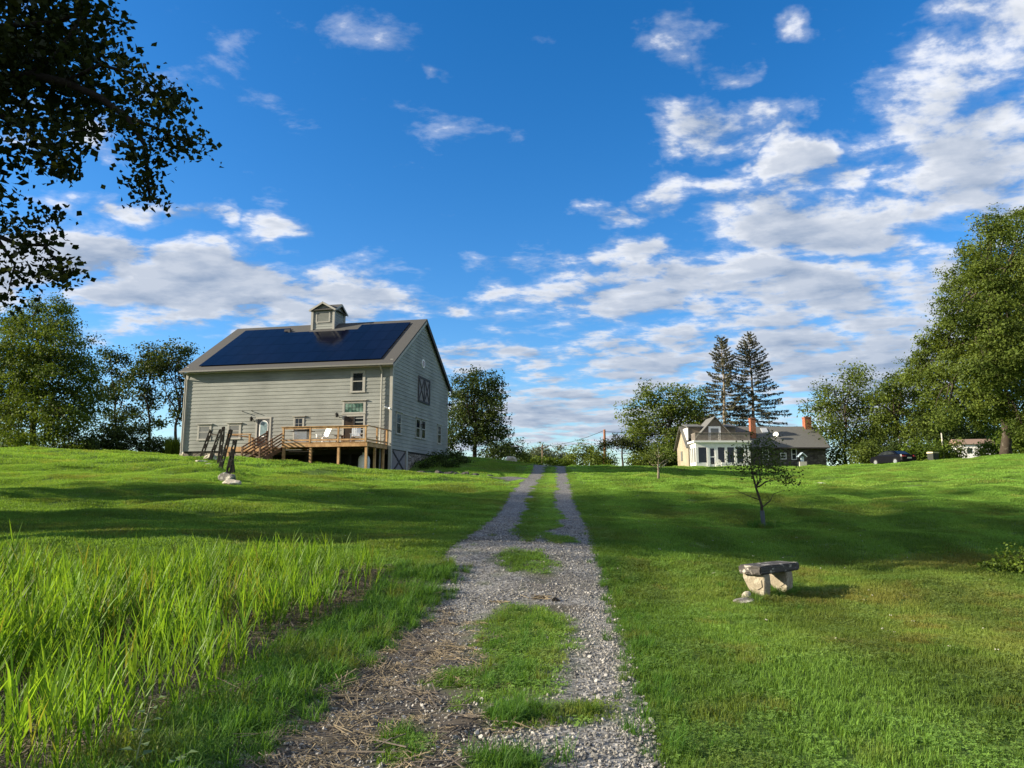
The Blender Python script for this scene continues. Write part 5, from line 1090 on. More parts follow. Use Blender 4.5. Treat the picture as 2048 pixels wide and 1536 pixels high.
def clod(label, px, py, d, r, seed):
    x, y, z = ground(px, py, d); t = thing('dirt_clod', label, 'dirt clod', (x, y, z)); g = np.random.default_rng(seed); sm = MB()
    for k in range(9):
        c = g.normal(0, 1, 2) * np.array([r * .55, r * .3]); q = r * g.uniform(.18, .42); me = stone_mesh('soil', q, q * g.uniform(.6, 1), q * .7, seed * 20 + k, 2, .6, .15); sm.add([(v.co.x + c[0], v.co.y + c[1], v.co.z) for v in me.vertices], [tuple(f.vertices) for f in me.polygons])
    sm.build('soil', plain('dark soil', (.05, .04, .028), 1, 0, .4, 25, .8), t); mb = MB()
    for k in range(28):
        a = g.uniform(0, 6.28); l = g.uniform(.05, .16); c = g.normal(0, r * .5, 2); zz = g.uniform(.02, r * .3); mb.bar((c[0] - math.cos(a) * l, c[1] - math.sin(a) * l, zz * .6), (c[0] + math.cos(a) * l, c[1] + math.sin(a) * l, zz), .007, .004)
    mb.build('straw', STRAW, t)
clod('dark clod of earth and straw lying across the drive beyond the grass island', 1078, 1196, 10.7, .20, 3); clod('smaller earthy clod left of the larger one on the drive', 995, 1203, 10.4, .10, 4)
def weed(label, x, y, n, h_, seed, lw=.035):
    t = thing('broadleaf_weed', label, 'weed', (x, y, h1(x, y))); g = np.random.default_rng(seed); V, S, mb = [], [], MB(); e = np.array([.14 * g.normal(), .1 * g.normal(), h_]); st = [e * f + np.array([0, 0, .02 * math.sin(3 * f)]) for f in (0, .3, .6, 1)]; mb.tube(st, [.005, .0045, .0035, .002], 6)
    for k in range(n):
        f = (k + 1) / n; c = e * f; a = k * 2.4 + g.normal(0, .3); d = np.array([math.cos(a), math.sin(a), .25]); d /= np.linalg.norm(d); b = np.array([-d[1], d[0], 0]); l = lw * 2.4 * (1.15 - .55 * f); p0 = c + d * .03
        mb.tube([c, p0], [.002, .0015], 4); V += [p0, p0 + d * l * .35 + b * lw * (1.1 - .5 * f) + [0, 0, .006], p0 + d * l - [0, 0, .012], p0 + d * l * .35 - b * lw * (1.1 - .5 * f) + [0, 0, .006]]; S += [g.uniform(.3, 1)] * 4
    mb.build('stem', plain('pale stem', (.22, .26, .12), .7), t); wm = leafmat('weed leaf', (.09, .16, .06), (.20, .28, .13), .3)
    for k in range(n): link('leaf', mesh_np('leaf', np.array(V[4 * k:4 * k + 4]), np.arange(4).reshape(1, 4), {'shade': np.array(S[4 * k:4 * k + 4])}), wm, t)
weed('broad leaved weed with a tall pale stem at the bottom left of the reeds', -2.02, 4.15, 12, .42, 1); weed('low broad leaved weed spreading at the bottom left corner of the verge', -1.72, 4.05, 9, .20, 2, .04)

# ------------------------------------------------------------------ trees
LEAF = {
    'maple': leafmat('maple leaves', (.036, .064, .013), (.115, .168, .030), .33),
    'dark': leafmat('dark leaves', (.022, .040, .014), (.068, .100, .028), .28),
    'olive': leafmat('olive leaves', (.044, .072, .014), (.142, .188, .038), .35),
    'bright': leafmat('bright leaves', (.042, .078, .012), (.14, .20, .032), .36),
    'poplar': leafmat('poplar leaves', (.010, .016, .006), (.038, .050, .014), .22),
    'hazy': leafmat('haze paled leaves', (.07, .09, .055), (.15, .17, .10), .25),  # distance haze put into the leaf colour
    'spruce': leafmat('spruce needles', (.040, .045, .028), (.12, .115, .07), .15),
    'apple': leafmat('apple leaves', (.030, .048, .014), (.12, .15, .05), .30),
    'flower': leafmat('pale flowers', (.5, .5, .42), (.8, .8, .72), .3),
}
BARK = rock('bark', (.050, .040, .030), (.13, .12, .095), .35, 3); BARK_P = rock('pale bark', (.20, .17, .13), (.34, .31, .25), .4, 3)
def leaves(rg, C, size, up=.35, out=None, elong=1.5, fold=.12):
    """leaf blades at the points C: folded diamonds turned mostly outwards and up"""
    n = len(C); nrm = rg.normal(size=(n, 3)); nrm[:, 2] += up * 2
    if out is not None: nrm += out * 1.1
    nrm /= np.linalg.norm(nrm, axis=1)[:, None]; t = np.cross(nrm, rg.normal(size=(n, 3))); t /= np.linalg.norm(t, axis=1)[:, None]; b = np.cross(nrm, t)
    l = size * rg.uniform(.5, 1.3, n)[:, None]; w_ = l / elong
    t = t.copy(); V = np.stack([C - t * l * .5, C - t * l * .05 + b * w_ * .5 + nrm * l * fold, C + t * l * .5, C - t * l * .05 - b * w_ * .5 + nrm * l * fold], 1)
    return V.reshape(-1, 3), np.arange(4 * n).reshape(-1, 4)
def crown_points(rg, blobs, leaf, cov, cl=.42, shell=(.35, 1.0), per=60):
    """points of leaf clusters spread through a set of ellipsoids (cx, cy, cz, rx, ry, rz)"""
    P, O, S = [], [], []
    for (cx, cy, cz, rx, ry, rz_) in blobs:
        rm = (rx * ry * rz_) ** (1 / 3); nl = int(cov * 34 * rm * rm / (leaf * leaf)); nc = max(6, nl // per); cr = cl * leaf * 5.6
        d = rg.normal(size=(nc, 3)); d /= np.linalg.norm(d, axis=1)[:, None]
        r = shell[0] + (shell[1] - shell[0]) * rg.random(nc) ** .6; r = r * (1 + .16 * np.sin(d @ rg.normal(size=3) * 5 + rg.uniform(0, 6)) + .1 * np.clip(rg.normal(size=nc), -1.2, 1.2))
        c = np.array([cx, cy, cz]) + d * r[:, None] * np.array([rx, ry, rz_]); m = rg.poisson(per, nc); k = np.repeat(np.arange(nc), m)
        o = np.clip(rg.normal(size=(len(k), 3)), -1.7, 1.7) * cr * np.array([1, 1, .62]) * rg.uniform(.6, 1.25, nc)[k][:, None]
        P.append(c[k] + o); O.append(d[k]); S.append(np.clip(rg.normal(.5, .22, nc)[k] + rg.normal(0, .13, len(k)), 0, 1))
    return np.concatenate(P), np.concatenate(O), np.concatenate(S)
def bend(rg, a, b, n=6, amp=.06, lift=.0):
    a = np.array(a, float); b = np.array(b, float); L_ = np.linalg.norm(b - a); ph = rg.uniform(0, 6, 3); out = []
    for i in range(n + 1):
        f = i / n; p = a + (b - a) * f; p = p + np.sin(ph + f * 4) * amp * L_ * math.sin(math.pi * f); p[2] += lift * L_ * math.sin(math.pi * f); out.append(p)
    return out
def tree(name, label, base, d, blobs_px, kind, leaf, cov=1.0, tr=.2, group=None, depth=1.0, seed=0, cat='tree', fine=.78, bark=None, fork=.35, lean=None, cl=.37, limb=True, shell=(.35, 1.0), elong=1.5, twig=3, trunk_name='trunk', squash=1.0):
    """crown outline given as circles in photo pixels (px, py, r [, depth offset]); all turned into metres at the tree's distance"""
    leaf = leaf * fine; rg = np.random.default_rng(1000 + seed); b = at(base[0], base[1], d); x0, y0 = b[0], b[1]; z0 = h1(x0, y0); s = d / F_PX; W_ = []
    cx = np.mean([q[0] for q in blobs_px]); ext = max(abs(q[0] - cx) + q[2] for q in blobs_px) * s
    for q in blobs_px:
        r = q[2] * s; off = q[3] if len(q) > 3 else rg.uniform(-1, 1) * max(0, ext - r) * .75 * depth
        p = at(q[0], q[1], d + off) ; sc_ = (d + off) / d; W_.append((p[0] - x0, p[1] - y0, p[2] - z0, r * sc_, r * sc_ * rg.uniform(.85, 1.1), r * sc_ * squash))
    t = thing(name, label, cat, (x0, y0, z0), 0, group)
    P, O, S = crown_points(rg, W_, leaf, cov, cl, shell); keep = P[:, 2] > .05; P, O, S = P[keep], O[keep], S[keep]
    V, F = leaves(rg, P, leaf, out=O, elong=elong); link('crown', mesh_np('crown', V, F, {'shade': np.repeat(S, 4)}), LEAF[kind], t)
    if tr:
        mb = MB(); zc = max(q[2] for q in W_); mx = np.average([q[0] for q in W_], weights=[q[3] for q in W_]); my = np.average([q[1] for q in W_], weights=[q[3] for q in W_])
        lowest = min(q[2] - q[3] for q in W_); zf = max(.25 * zc * fork / .35, min(lowest + .3, zc * .6)); top = (mx * .8 + (lean[0] if lean else 0) * 0, my * .8, zc * .92); fk = np.array([mx * .25, my * .25, zf])
        if lean: fk[0] += lean[0]; fk[1] += lean[1]
        st = bend(rg, (0, 0, -.25), fk, 4, .04) + bend(rg, fk, top, 6, .05)[1:]; n = len(st); rad = [tr * (1.35 if i == 0 else 1.0 - .86 * i / (n - 1)) for i in range(n)]
        mb.tube(st, rad, 9)
        if limb:
            for q in W_:
                f = rg.uniform(.25, .8); k = 4 + int(f * (n - 5)); a = st[min(k, n - 1)]; e = np.array([q[0], q[1], q[2]]); L_ = np.linalg.norm(e - a)
                if L_ < .3: continue
                rr = min(tr * .5, rad[min(k, n - 1)] * .8, .05 + L_ * .03); pts = bend(rg, a, e, 6, .09, .05); mb.tube(pts, [rr * (1 - .75 * i / 6) for i in range(7)], 6)
                for _ in range(twig):
                    dd = rg.normal(size=3); dd /= np.linalg.norm(dd); e2 = e + dd * np.array(q[3:6]) * .85; mb.tube(bend(rg, pts[4], e2, 4, .1), [rr * .35 * (1 - .8 * i / 4) + .004 for i in range(5)], 5)
        mb.build(trunk_name, bark or BARK, t, True)
    return t
# --- left of the barn
tree('maple_tree', 'broad green maple with a forked trunk on the crest at the far left', (66, 897), 62,
     [(100, 650, 50), (55, 690, 70), (130, 690, 55), (20, 660, 45), (165, 745, 42), (100, 760, 80), (20, 770, 75), (175, 800, 45), (60, 825, 65), (130, 835, 55), (-20, 720, 60), (-30, 820, 70), (110, 870, 30), (20, 872, 30), (120, 615, 22), (75, 610, 14)], 'maple', .26, 1.0, .30, seed=1)
tall = [((232, 905), 70, [(228, 720, 26), (250, 740, 34), (225, 780, 36), (250, 830, 30), (215, 850, 30)], 'tall dark tree standing next to the maple, left of the two gaps of sky'),
        ((298, 905), 68, [(305, 710, 30), (290, 745, 30), (322, 730, 26), (275, 775, 28), (300, 800, 26), (280, 850, 26), (310, 845, 18)], 'tall slim dark tree in the middle of the group left of the barn'),
        ((350, 905), 67, [(340, 705, 30), (362, 722, 20), (330, 745, 26), (358, 765, 22), (345, 810, 22), (362, 840, 18), (372, 700, 12)], 'tall dark tree with bare lower stems right beside the barn wall')]
for i, (b, d, bl, lab) in enumerate(tall): tree('tall_tree', lab, b, d, bl, 'dark', .30, .85, .17, 'tall dark trees left of the barn', seed=10 + i, cl=.36, twig=4)
hed = [(40, 890, 56, 48, 28), (150, 889, 60, 45, 24), (205, 885, 64, 40, 30), (262, 885, 65, 42, 30), (318, 893, 66, 28, 18)]
for i, (px, py, d, w_, h_) in enumerate(hed):
    tree('shrub', ['sunlit low shrub under the maple at the far left', 'dark shrub right of the maple trunk', 'dark bulky shrub below the leftmost tall tree', 'dark bulky shrub below the middle tall tree', 'small dark shrub below the tall tree nearest the barn'][i], (px, 905), d,
         [(px - w_ * .5, py, h_ * .8), (px, py - h_ * .3, h_), (px + w_ * .5, py, h_ * .8), (px - w_ * .8, 900, 13), (px - w_ * .3, 902, 13), (px + w_ * .3, 903, 13), (px + w_ * .8, 904, 13)], 'bright' if i == 0 else 'dark', .22, .9, 0, 'shrubs along the crest left of the barn', seed=20 + i, cat='shrub')
def fountain_grass():
    x, y, z = ground(344, 917, 60); t = thing('ornamental_grass', 'tall feathery ornamental grass clump against the left end of the barn', 'grass clump', (x, y, z))
    V, F, s = blades(np.random.default_rng(5), 900, .55, .9, 1.75, .035, .30, 3, .5); link('leaf_blades', mesh_np('leaf_blades', V, F, {'shade': s}), LEAF['bright'], t)
fountain_grass()
# --- behind and right of the barn
tree('maple_tree', 'tall dark rounded maple standing right behind the barn gable', (948, 910), 74,
     [(935, 775, 35), (975, 780, 32), (920, 810, 35), (960, 815, 45), (990, 835, 28), (915, 855, 40), (950, 865, 40), (985, 865, 30), (905, 890, 25), (985, 762, 18), (950, 755, 18), (997, 800, 14), (1000, 860, 14)], 'dark', .30, 1.0, .3, seed=30)
for i, (px, py, d, r, k, lab) in enumerate([(1012, 893, 78, 24, 'dark', 'dark low tree at the right foot of the tall rounded maple'), (985, 905, 72, 20, 'dark', 'dark shrub before the low tree beside the tall rounded maple'), (1035, 908, 84, 14, 'dark', 'small dark shrub nearest the road gap')]):
    tree('shrub', lab, (px, 920), d, [(px - r * .6, py + 4, r * .75), (px + r * .3, py, r), (px + r * .9, py + 8, r * .6)], k, .28, .95, 0, 'shrubs between barn and road', seed=40 + i, cat='shrub')
for i, (px, py, d, r, lab) in enumerate([(1078, 905, 150, 20, 'grey green distant tree behind the far utility pole'), (1110, 910, 155, 17, 'grey green distant tree right of the far utility pole'), (1060, 913, 145, 13, 'low grey green distant tree left of the far utility pole'), (1134, 921, 150, 9, 'lowest grey green distant tree closing the road gap')]):
    tree('distant_tree', lab, (px, 930), d, [(px - r * .5, py + 6, r * .8), (px + r * .4, py, r), (px, py + 14, r), (px + r * .9, py + 10, r * .7)], 'hazy', .5, .8, .12, 'hazy distant trees at the end of the road', seed=50 + i)
for i, (px, py, d, r, lab) in enumerate([(1052, 922, 100, 7, 'low yellow green weeds left of where the drive meets the sky'), (1085, 924, 100, 8, 'low yellow green weeds in the middle of the road gap'), (1115, 925, 100, 7, 'low yellow green weeds right of the road gap')]):
    tree('weed_patch', lab, (px, 931), d, [(px - 14, py + 2, r), (px, py, r * 1.1), (px + 14, py + 1, r)], 'bright', .3, .9, 0, 'weeds at the crest of the drive', seed=57 + i, cat='weeds')
tree('flat_topped_tree', 'small dark flat topped tree with a thin trunk at the crest right of the road', (1245, 932), 70,
     [(1210, 888, 13), (1228, 885, 14), (1250, 884, 16), (1268, 888, 13), (1282, 893, 9), (1240, 880, 10)], 'poplar', .20, 1.1, .11, seed=60, depth=.9)
for i, (px, py, d, r, k, lab) in enumerate([(1168, 908, 100, 22, 'olive', 'olive bush between the road gap and the reddish pole'), (1200, 915, 92, 16, 'olive', 'low olive bush at the foot of the reddish pole'), (1285, 915, 96, 18, 'olive', 'olive bush right of the flat topped tree'), (1320, 912, 98, 22, 'olive', 'olive bush behind the pale stemmed sapling'), (1345, 912, 97, 18, 'bright', 'green bush against the left side of the farmhouse')]):
    tree('bush', lab, (px, 932), d, [(px - r * .7, py + 3, r * .8), (px, py - 3, r), (px + r * .7, py + 4, r * .8), (px - r, 924, 13), (px, 924, 13), (px + r, 924, 13)], k, .34, .9, 0, 'bushes along the crest left of the farmhouse', seed=62 + i, cat='bush')
tree('broad_tree', 'very broad rounded green tree behind the farmhouse gable', (1335, 930), 112,
     [(1300, 800, 32), (1345, 795, 34), (1390, 800, 32), (1275, 835, 32), (1320, 840, 42), (1370, 838, 42), (1408, 838, 30), (1265, 870, 26), (1300, 875, 34), (1350, 880, 34), (1395, 870, 34), (1425, 860, 20), (1285, 900, 24), (1340, 905, 26)], 'olive', .46, .95, .45, seed=70, fork=.3)
def spruce(label, base, top, d, half, seed, bare=.1, gap=()):
    rg = np.random.default_rng(seed); b = at(base[0], base[1], d); x0, y0 = b[0], b[1]; z0 = h1(x0, y0); tp = at(top[0], top[1], d); Ht = tp[2] - z0; dx = tp[0] - x0
    t = thing('spruce_tree', label, 'tree', (x0, y0, z0), 0, 'tall spruces behind the farmhouse'); mb = MB(); P, O, S = [], [], []
    ctr_ = lambda z: np.array([dx * z / Ht + .12 * math.sin(z * .6), .1 * math.cos(z * .5), z])
    mb.tube([ctr_(Ht * f) if f >= 0 else ctr_(0) - np.array([0, 0, .3]) for f in (-.1, .1, .25, .4, .55, .7, .85, 1)], [.34, .30, .27, .23, .18, .13, .08, .02], 8)
    z = Ht * bare
    while z < Ht * .985:
        f = (Ht - z) / Ht; L0 = half * (.10 + .98 * f ** .82) * (1 if f < .72 else max(.6, 1 - (f - .72) * 1.2)); nb_ = rg.integers(4, 7); a0 = rg.uniform(0, 6.28)
        for k in range(nb_):
            az = a0 + k * 6.283 / nb_ + rg.normal(0, .25); L_ = L0 * rg.uniform(.62, 1.12); c = ctr_(z); dv = np.array([math.cos(az), math.sin(az), 0]); el = .35 * (1 - f) - .22 * f; pts = []
            for i in range(6): g = i / 5; pts.append(c + dv * L_ * g + np.array([0, 0, L_ * (el * g - .34 * g * g * f + .16 * g ** 3)]))
            mb.tube(pts, [.05 * (1 - .8 * i / 5) * (.4 + f) for i in range(6)], 5, False)
            m = int(max(10, L_ * 28)); g = np.clip((.12 + .25 * f) + (1 - .12 - .25 * f) * rg.random(m) ** .75, 0, 1); pt = np.array([np.interp(g, np.linspace(0, 1, 6), [q[j] for q in pts]) for j in range(3)]).T
            side = np.array([-dv[1], dv[0], 0]); pt = pt + side * (rg.normal(0, 1, m) * .24 * (1.1 - g) * min(L_, 2.4) * .5 + rg.normal(0, .05, m))[:, None]; pt[:, 2] -= np.abs(rg.normal(0, .16, m)) * (.4 + f)
            P.append(pt); S.append(np.clip(rg.normal(.45, .25, m), 0, 1))
        z += rg.uniform(.38, .62) * (1 if f > .3 else .75)
    P = np.concatenate(P); S = np.concatenate(S); V, F = leaves(rg, P, .40, up=-.1, elong=3.2, fold=.05); link('crown', mesh_np('crown', V, F, {'shade': np.repeat(S, 4)}), LEAF['spruce'], t)
    mb.build('trunk', BARK_P, t, True)
spruce('left of the two tall spruces behind the farmhouse, narrower with a pointed dense top', (1454, 925), (1443, 671), 106, 5.4, 81, .28)
spruce('right of the two tall thin spruces behind the farmhouse, sparser and browner with wide skirts', (1514, 925), (1497, 668), 108, 7.2, 82, .18)
tree('wispy_tree', 'wispy grey green willow like tree against the right end of the farmhouse', (1690, 930), 92,
     [(1640, 790, 16), (1662, 775, 18), (1700, 760, 20), (1728, 755, 18), (1655, 820, 28), (1695, 805, 34), (1735, 800, 30), (1660, 860, 34), (1705, 860, 40), (1745, 850, 34), (1672, 900, 32), (1715, 905, 34), (1620, 815, 9), (1713, 742, 10)], 'olive', .36, .9, .2, seed=90, cl=.5, twig=5)
tree('leaning_tree', 'yellow green rounded tree behind the black car', (1800, 928), 88,
     [(1790, 770, 32), (1825, 750, 34), (1770, 805, 34), (1810, 810, 42), (1850, 790, 40), (1780, 850, 34), (1760, 830, 20), (1745, 795, 16), (1830, 850, 34), (1860, 835, 34)], 'olive', .36, .95, .24, seed=91)
BIG = [(1985, 460, 40), (2040, 470, 45), (1955, 510, 42), (2010, 530, 60), (2070, 540, 70), (1920, 560, 40), (1960, 590, 60), (2020, 620, 70), (2080, 640, 80), (1905, 620, 34), (1935, 660, 55), (1880, 665, 30), (1985, 690, 70), (2050, 720, 80), (1850, 695, 26), (1880, 720, 45), (1925, 745, 60),
       (1835, 740, 30), (1990, 780, 65), (2060, 800, 75), (1870, 780, 50), (1930, 810, 50), (1960, 545, 40), (2110, 560, 80), (2130, 700, 90), (1890, 830, 28), (1965, 835, 28), (2045, 850, 30), (1990, 445, 20), (2050, 435, 25), (1985, 650, 50, -5), (2025, 700, 60, -5), (2000, 590, 45, -5), (1960, 740, 45, -5)]
tree('giant_tree', 'giant spreading green tree with a leaning dark trunk filling the right edge', (2012, 908), 64, BIG, 'olive', .27, 1.15, .46, seed=92, fork=.22, depth=.8, twig=2)
for i, (px, py, d, r, k, lab) in enumerate([(1838, 905, 80, 26, 'bright', 'sunlit leafy bush right of the black car'), (1870, 900, 82, 22, 'bright', 'sunlit bush behind the rubbish bin'), (1900, 905, 84, 22, 'olive', 'dim bush left of the glimpsed white house'), (1810, 900, 86, 26, 'dark', 'dark bush behind the boot of the black car'), (1735, 908, 84, 22, 'olive', 'olive bush left of the black car'),
                                            (1985, 900, 92, 24, 'bright', 'yellow green bush right of the glimpsed white house'), (2035, 880, 78, 26, 'bright', 'bright green bush right of the giant trunk at the frame edge'), (1955, 870, 135, 34, 'dark', 'dark tree mass behind the glimpsed white house'), (1880, 850, 130, 44, 'dark', 'dark far tree behind the transformer pole'), (2045, 850, 130, 50, 'dark', 'dark far tree beyond the giant trunk'), (1765, 880, 120, 40, 'dark', 'dark far tree behind the black car')]):
    tree('bush' if d < 100 else 'far_tree', lab, (px, 925), d, [(px - r * .7, py + 4, r * .8), (px, py - 4, r), (px + r * .7, py + 3, r * .8), (px, py + r * .5, r * .9)], k, .30 if d < 100 else .5, .95, 0 if d < 100 else .25, 'bushes and trees around the parked car', seed=100 + i, cat='bush' if d < 100 else 'tree')
# --- young trees on the lawn
def sapling(label, base, stem, branches, blobs_px, d, kind, leaf, cov, tr, seed, bark, guard=None, flowers=0, name='young_tree'):
    rg = np.random.default_rng(seed); b = at(base[0], base[1], d); x0, y0 = b[0], b[1]; z0 = h1(x0, y0); t = thing(name, label, 'tree', (x0, y0, z0)); s = d / F_PX
    loc = lambda q: (lambda p: np.array([p[0] - x0, p[1] - y0, p[2] - z0]))(at(q[0], q[1], d + (q[2] if len(q) > 2 else 0)))
    mb = MB(); pts = [np.array([0, 0, -.1])] + [loc(q) for q in stem]; n = len(pts); mb.tube(pts, [tr * (1.25 if i == 0 else 1 - .65 * i / (n - 1)) for i in range(n)], 8)
    for br in branches:
        pp = [loc(q) for q in br]; m = len(pp); mb.tube(pp, [tr * .42 * (1 - .8 * i / (m - 1)) for i in range(m)], 6)
        for _ in range(3):
            k = rg.integers(1, m); dd = rg.normal(size=3) * .18; mb.tube([pp[k], pp[k] + dd * .5 + np.array([0, 0, .03]), pp[k] + dd], [tr * .13, tr * .1, tr * .05], 5)
    W_ = []
    for q in blobs_px:
        r = q[2] * s; p = loc((q[0], q[1], rg.uniform(-.5, .5))); W_.append((*p, r, r, r))
        a = pts[-1]; mb.tube(bend(rg, pts[rg.integers(max(1, n - 3), n)], p, 5, .1), [tr * .35 * (1 - .8 * i / 5) for i in range(6)], 5)
    mb.build('trunk', bark, t, True); P, O, S = crown_points(rg, W_, leaf, cov, .5, (.1, 1.0), 13); V, F = leaves(rg, P, leaf, out=O, elong=1.7); link('crown', mesh_np('crown', V, F, {'shade': np.repeat(S, 4)}), LEAF[kind], t)
    if guard: MB().tube([(0, 0, 0), (pts[1] * .35).tolist(), (pts[1] * .75).tolist()], guard, 10).build('trunk_guard', plain('blue grey plastic guard', (.07, .085, .10), .6), t)
sapling('young apple tree with thin dark crooked trunk and small leafy crown on the lawn', (1527, 1048), [(1523, 1010), (1512, 975), (1505, 948), (1500, 925, .05)],
        [[(1520, 1000), (1500, 993, -.2), (1481, 985, -.3)], [(1524, 1015), (1540, 1002, .2), (1547, 988, .3), (1570, 980, .4)], [(1514, 975), (1535, 962, .1), (1560, 958, .2)]],
        [(1475, 925, 13), (1500, 905, 20), (1535, 900, 24), (1520, 930, 16), (1550, 930, 20), (1570, 950, 14), (1490, 940, 12), (1545, 945, 16), (1520, 885, 14), (1580, 960, 8), (1480, 905, 10)], 22, 'apple', .085, .62, .045, 5, BARK, .062)
sapling('pale stemmed little sapling with a thin airy crown on the lawn left of the farmhouse', (1317, 963), [(1317, 945), (1316, 930), (1318, 915)], [[(1316, 940), (1305, 930), (1298, 924)], [(1317, 938), (1328, 930), (1338, 922)]],
        [(1310, 905, 15), (1328, 905, 14), (1318, 890, 12), (1300, 918, 9), (1338, 918, 9)], 42, 'apple', .11, .09, .075, 6, BARK_P)
# --- bush at the right edge of the near lawn and the bed under the barn gable
tree('bush', 'green leafy bush on the near lawn at the right edge of the picture', (2040, 1158), 13.6, [(1985, 1140, 15), (2015, 1128, 20), (2045, 1120, 24), (2070, 1140, 30), (2085, 1115, 26), (2030, 1150, 18)], 'bright', .075, .85, 0, seed=120, cat='bush')
for i, (u, v, r) in enumerate([(-1.0, 4.6, .55), (-1.3, 6.0, .6), (-1.2, 7.6, .5), (-1.5, 9.3, .55), (-2.4, 5.2, .45), (-2.8, 6.8, .45)]):
    p = bw(u, v); rg_ = np.random.default_rng(130 + i); z = h1(p[0], p[1]); t = thing('bed_shrub', 'low dark leafy shrub in the shaded bed below the barn gable', 'shrub', (p[0], p[1], z), 0, 'shrubs in the bed below the barn gable')
    P, O, S = crown_points(rg_, [(0, 0, r * .5, r, r, r * .7), (.3, .2, r * .4, r * .7, r * .7, r * .6)], .14, 1.0); k = P[:, 2] > 0; V, F = leaves(rg_, P[k], .14, out=O[k]); link('crown', mesh_np('crown', V, F, {'shade': np.repeat(S[k], 4)}), LEAF['dark'], t)
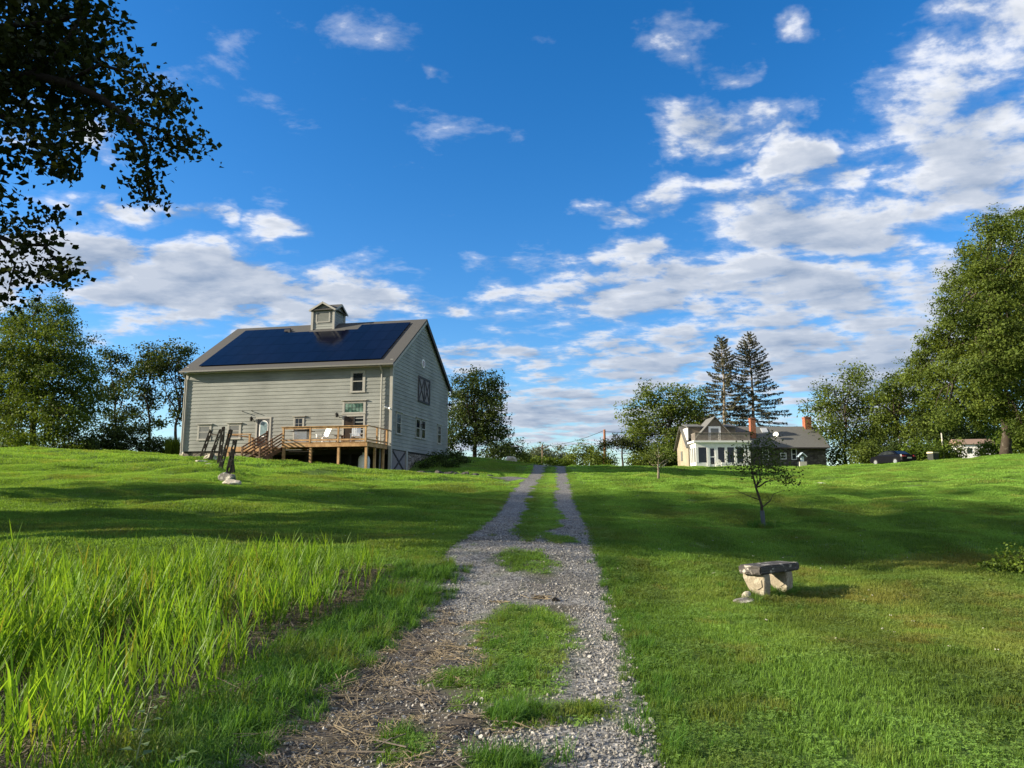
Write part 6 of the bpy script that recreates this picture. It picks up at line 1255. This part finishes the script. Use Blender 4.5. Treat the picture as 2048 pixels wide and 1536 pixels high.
# --- the big poplar whose boughs hang into the upper left corner; its trunk stands left of the frame
def poplar():
    rg = np.random.default_rng(77); d = 14.0; x0, y0 = -13.2, 14.2; z0 = h1(x0, y0); t = thing('poplar_tree', 'large dark poplar whose leafy boughs hang into the upper left corner', 'tree', (x0, y0, z0)); s = d / F_PX
    loc = lambda px, py, o=0: (lambda p: np.array([p[0] - x0, p[1] - y0, p[2] - z0]))(at(px, py, d + o))
    bl = [(30, 40, 55), (100, 30, 50), (175, 30, 40), (225, 45, 22), (60, 110, 70), (140, 100, 62), (210, 110, 48), (255, 140, 40), (30, 185, 60), (110, 170, 62), (190, 180, 60), (260, 190, 50), (305, 185, 32), (332, 200, 22), (235, 240, 40), (290, 245, 44), (322, 280, 32), (360, 284, 24), (388, 290, 13),
          (270, 300, 36), (310, 325, 34), (285, 365, 26), (300, 400, 16), (265, 255, 30), (20, 240, 40), (70, 245, 36), (100, 285, 32), (95, 325, 24), (140, 300, 20), (120, 260, 30), (165, 262, 20), (340, 225, 20), (355, 195, 16), (130, 340, 12),
          (12, 450, 34), (60, 455, 30), (95, 432, 14), (50, 500, 48), (95, 490, 28), (110, 540, 22), (20, 540, 40), (70, 555, 20), (130, 550, 12), (10, 590, 26), (2, 400, 12), (-40, 500, 50), (-40, 120, 80), (40, -60, 100), (160, -60, 80), (-60, -80, 130)]
    W_ = []
    for (px, py, r) in bl: p = loc(px, py, rg.uniform(-.9, .9)); W_.append((*p, r * s * .84, r * s * 1.4, r * s * .84))
    P, O, S = crown_points(rg, W_, .125, .26, .33, (.0, .95), 15); V1 = [leaves(rg, P, .125, up=-.05, elong=1.12)]; sh = [S]
    up = [(0, 0, 9, 3.2, 3.2, 2.4), (-1.5, .5, 12, 3.4, 3.2, 2.6), (.6, -.2, 14.5, 3.0, 3.0, 2.6), (-.3, .3, 18, 2.5, 2.5, 2.6), (2.4, .4, 10.5, 2.2, 2.0, 1.6), (-3.5, 1, 8, 2.6, 2.6, 2.0)]
    P2, O2, S2 = crown_points(rg, up, .24, .75, .42, (.3, 1.0)); V1.append(leaves(rg, P2, .24, elong=1.2)); sh.append(S2)
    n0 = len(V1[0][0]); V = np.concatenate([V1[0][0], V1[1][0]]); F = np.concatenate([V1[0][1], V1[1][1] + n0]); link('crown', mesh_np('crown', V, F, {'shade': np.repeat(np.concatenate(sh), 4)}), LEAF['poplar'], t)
    mb = MB(); st = bend(rg, (0, 0, -.3), (-.2, .1, 19), 9, .012); mb.tube(st, [.62, .48, .44, .40, .36, .31, .25, .18, .1, .03], 12)
    def bough(px, r):
        m = len(px); pts = [np.array(q) if len(q) == 3 and isinstance(q, np.ndarray) else loc(*q) for q in px]; mb.tube(pts, [r * (1 - .82 * i / (m - 1)) for i in range(m)], 8); return pts
    B1 = bough([st[3], (-60, 210), (0, 155), (60, 150), (130, 165), (200, 195), (255, 235), (290, 290), (295, 350), (300, 405)], .13)
    bough([(130, 165), (200, 130), (260, 145), (310, 175), (350, 198)], .05); bough([(255, 235), (310, 255), (360, 280), (408, 290)], .04)
    bough([st[2], (-50, 200, .3), (0, 232, .3), (50, 258, .2), (90, 285, .2), (105, 325, .2)], .085); bough([st[4], (-40, 60), (30, 50), (110, 45), (180, 20), (225, 50)], .09)
    bough([st[2], (-60, 420), (-10, 470), (40, 490), (90, 490), (128, 545)], .08); bough([(-10, 470), (30, 530), (15, 590)], .04); bough([(60, 150), (120, 100), (160, 40), (170, -40)], .06)
    for i in range(0, len(W_), 2):
        e = np.array(W_[i][:3]); 
        for _ in range(2): dd = rg.normal(size=3) * W_[i][3] * .6; mb.tube([e - dd * .6, e, e + dd], [.014, .010, .004], 5)
    for q in up: mb.tube(bend(rg, st[4 + int(rg.integers(0, 3))], q[:3], 5, .08), [.14, .12, .09, .07, .05, .02], 6)
    mb.build('trunk', rock('silhouette bark', (.018, .015, .012), (.05, .048, .04), .3, 3), t, True)  # bark blackened in colour so the boughs read as silhouettes
poplar()
# --- trees standing left of the frame; their shade falls across the lawn and the drive
for i, (x, y, h_, r, zb) in enumerate([(-27, 17, 17, 3.6, 8.5), (-34, 20.5, 22, 4.2, 10), (-27, 13.9, 16.5, 2.3, 9.0), (-42, 16.5, 23, 3.2, 13), (-30, 22.6, 9.5, 2.3, 1.5), (-52, 22, 27, 4.2, 13), (-40, 13.2, 20, 2.3, 11.0), (-24, 16.2, 5.5, 1.9, .8)]):
    z = h1(x, y); rg_ = np.random.default_rng(170 + i); t = thing('field_tree', ['leafy tree standing in the field left of the frame, its shade lying on the lawn'][0], 'tree', (x, y, z), 0, 'trees left of the frame')
    B_ = []; hh = h_ - zb
    for k in range(9): f = (k + .5) / 9; rr = r * math.sin(math.pi * (.22 + .74 * f)) ; B_.append((rg_.normal(0, r * .28), rg_.normal(0, r * .28), zb + hh * f, rr * .75, rr * .75, hh / 9 * 1.1))
    P, O, S = crown_points(rg_, B_, .34, .42); V, F = leaves(rg_, P, .34, out=O); link('crown', mesh_np('crown', V, F, {'shade': np.repeat(S, 4)}), LEAF['maple'], t)
    mb = MB(); st = bend(rg_, (0, 0, -.3), (0, 0, h_ * .93), 6, .02); mb.tube(st, [.3, .26, .22, .18, .13, .08, .03], 9)
    for q in B_: mb.tube(bend(rg_, st[2], q[:3], 4, .08), [.1, .08, .06, .04, .02], 6)
    mb.build('trunk', BARK, t, True)
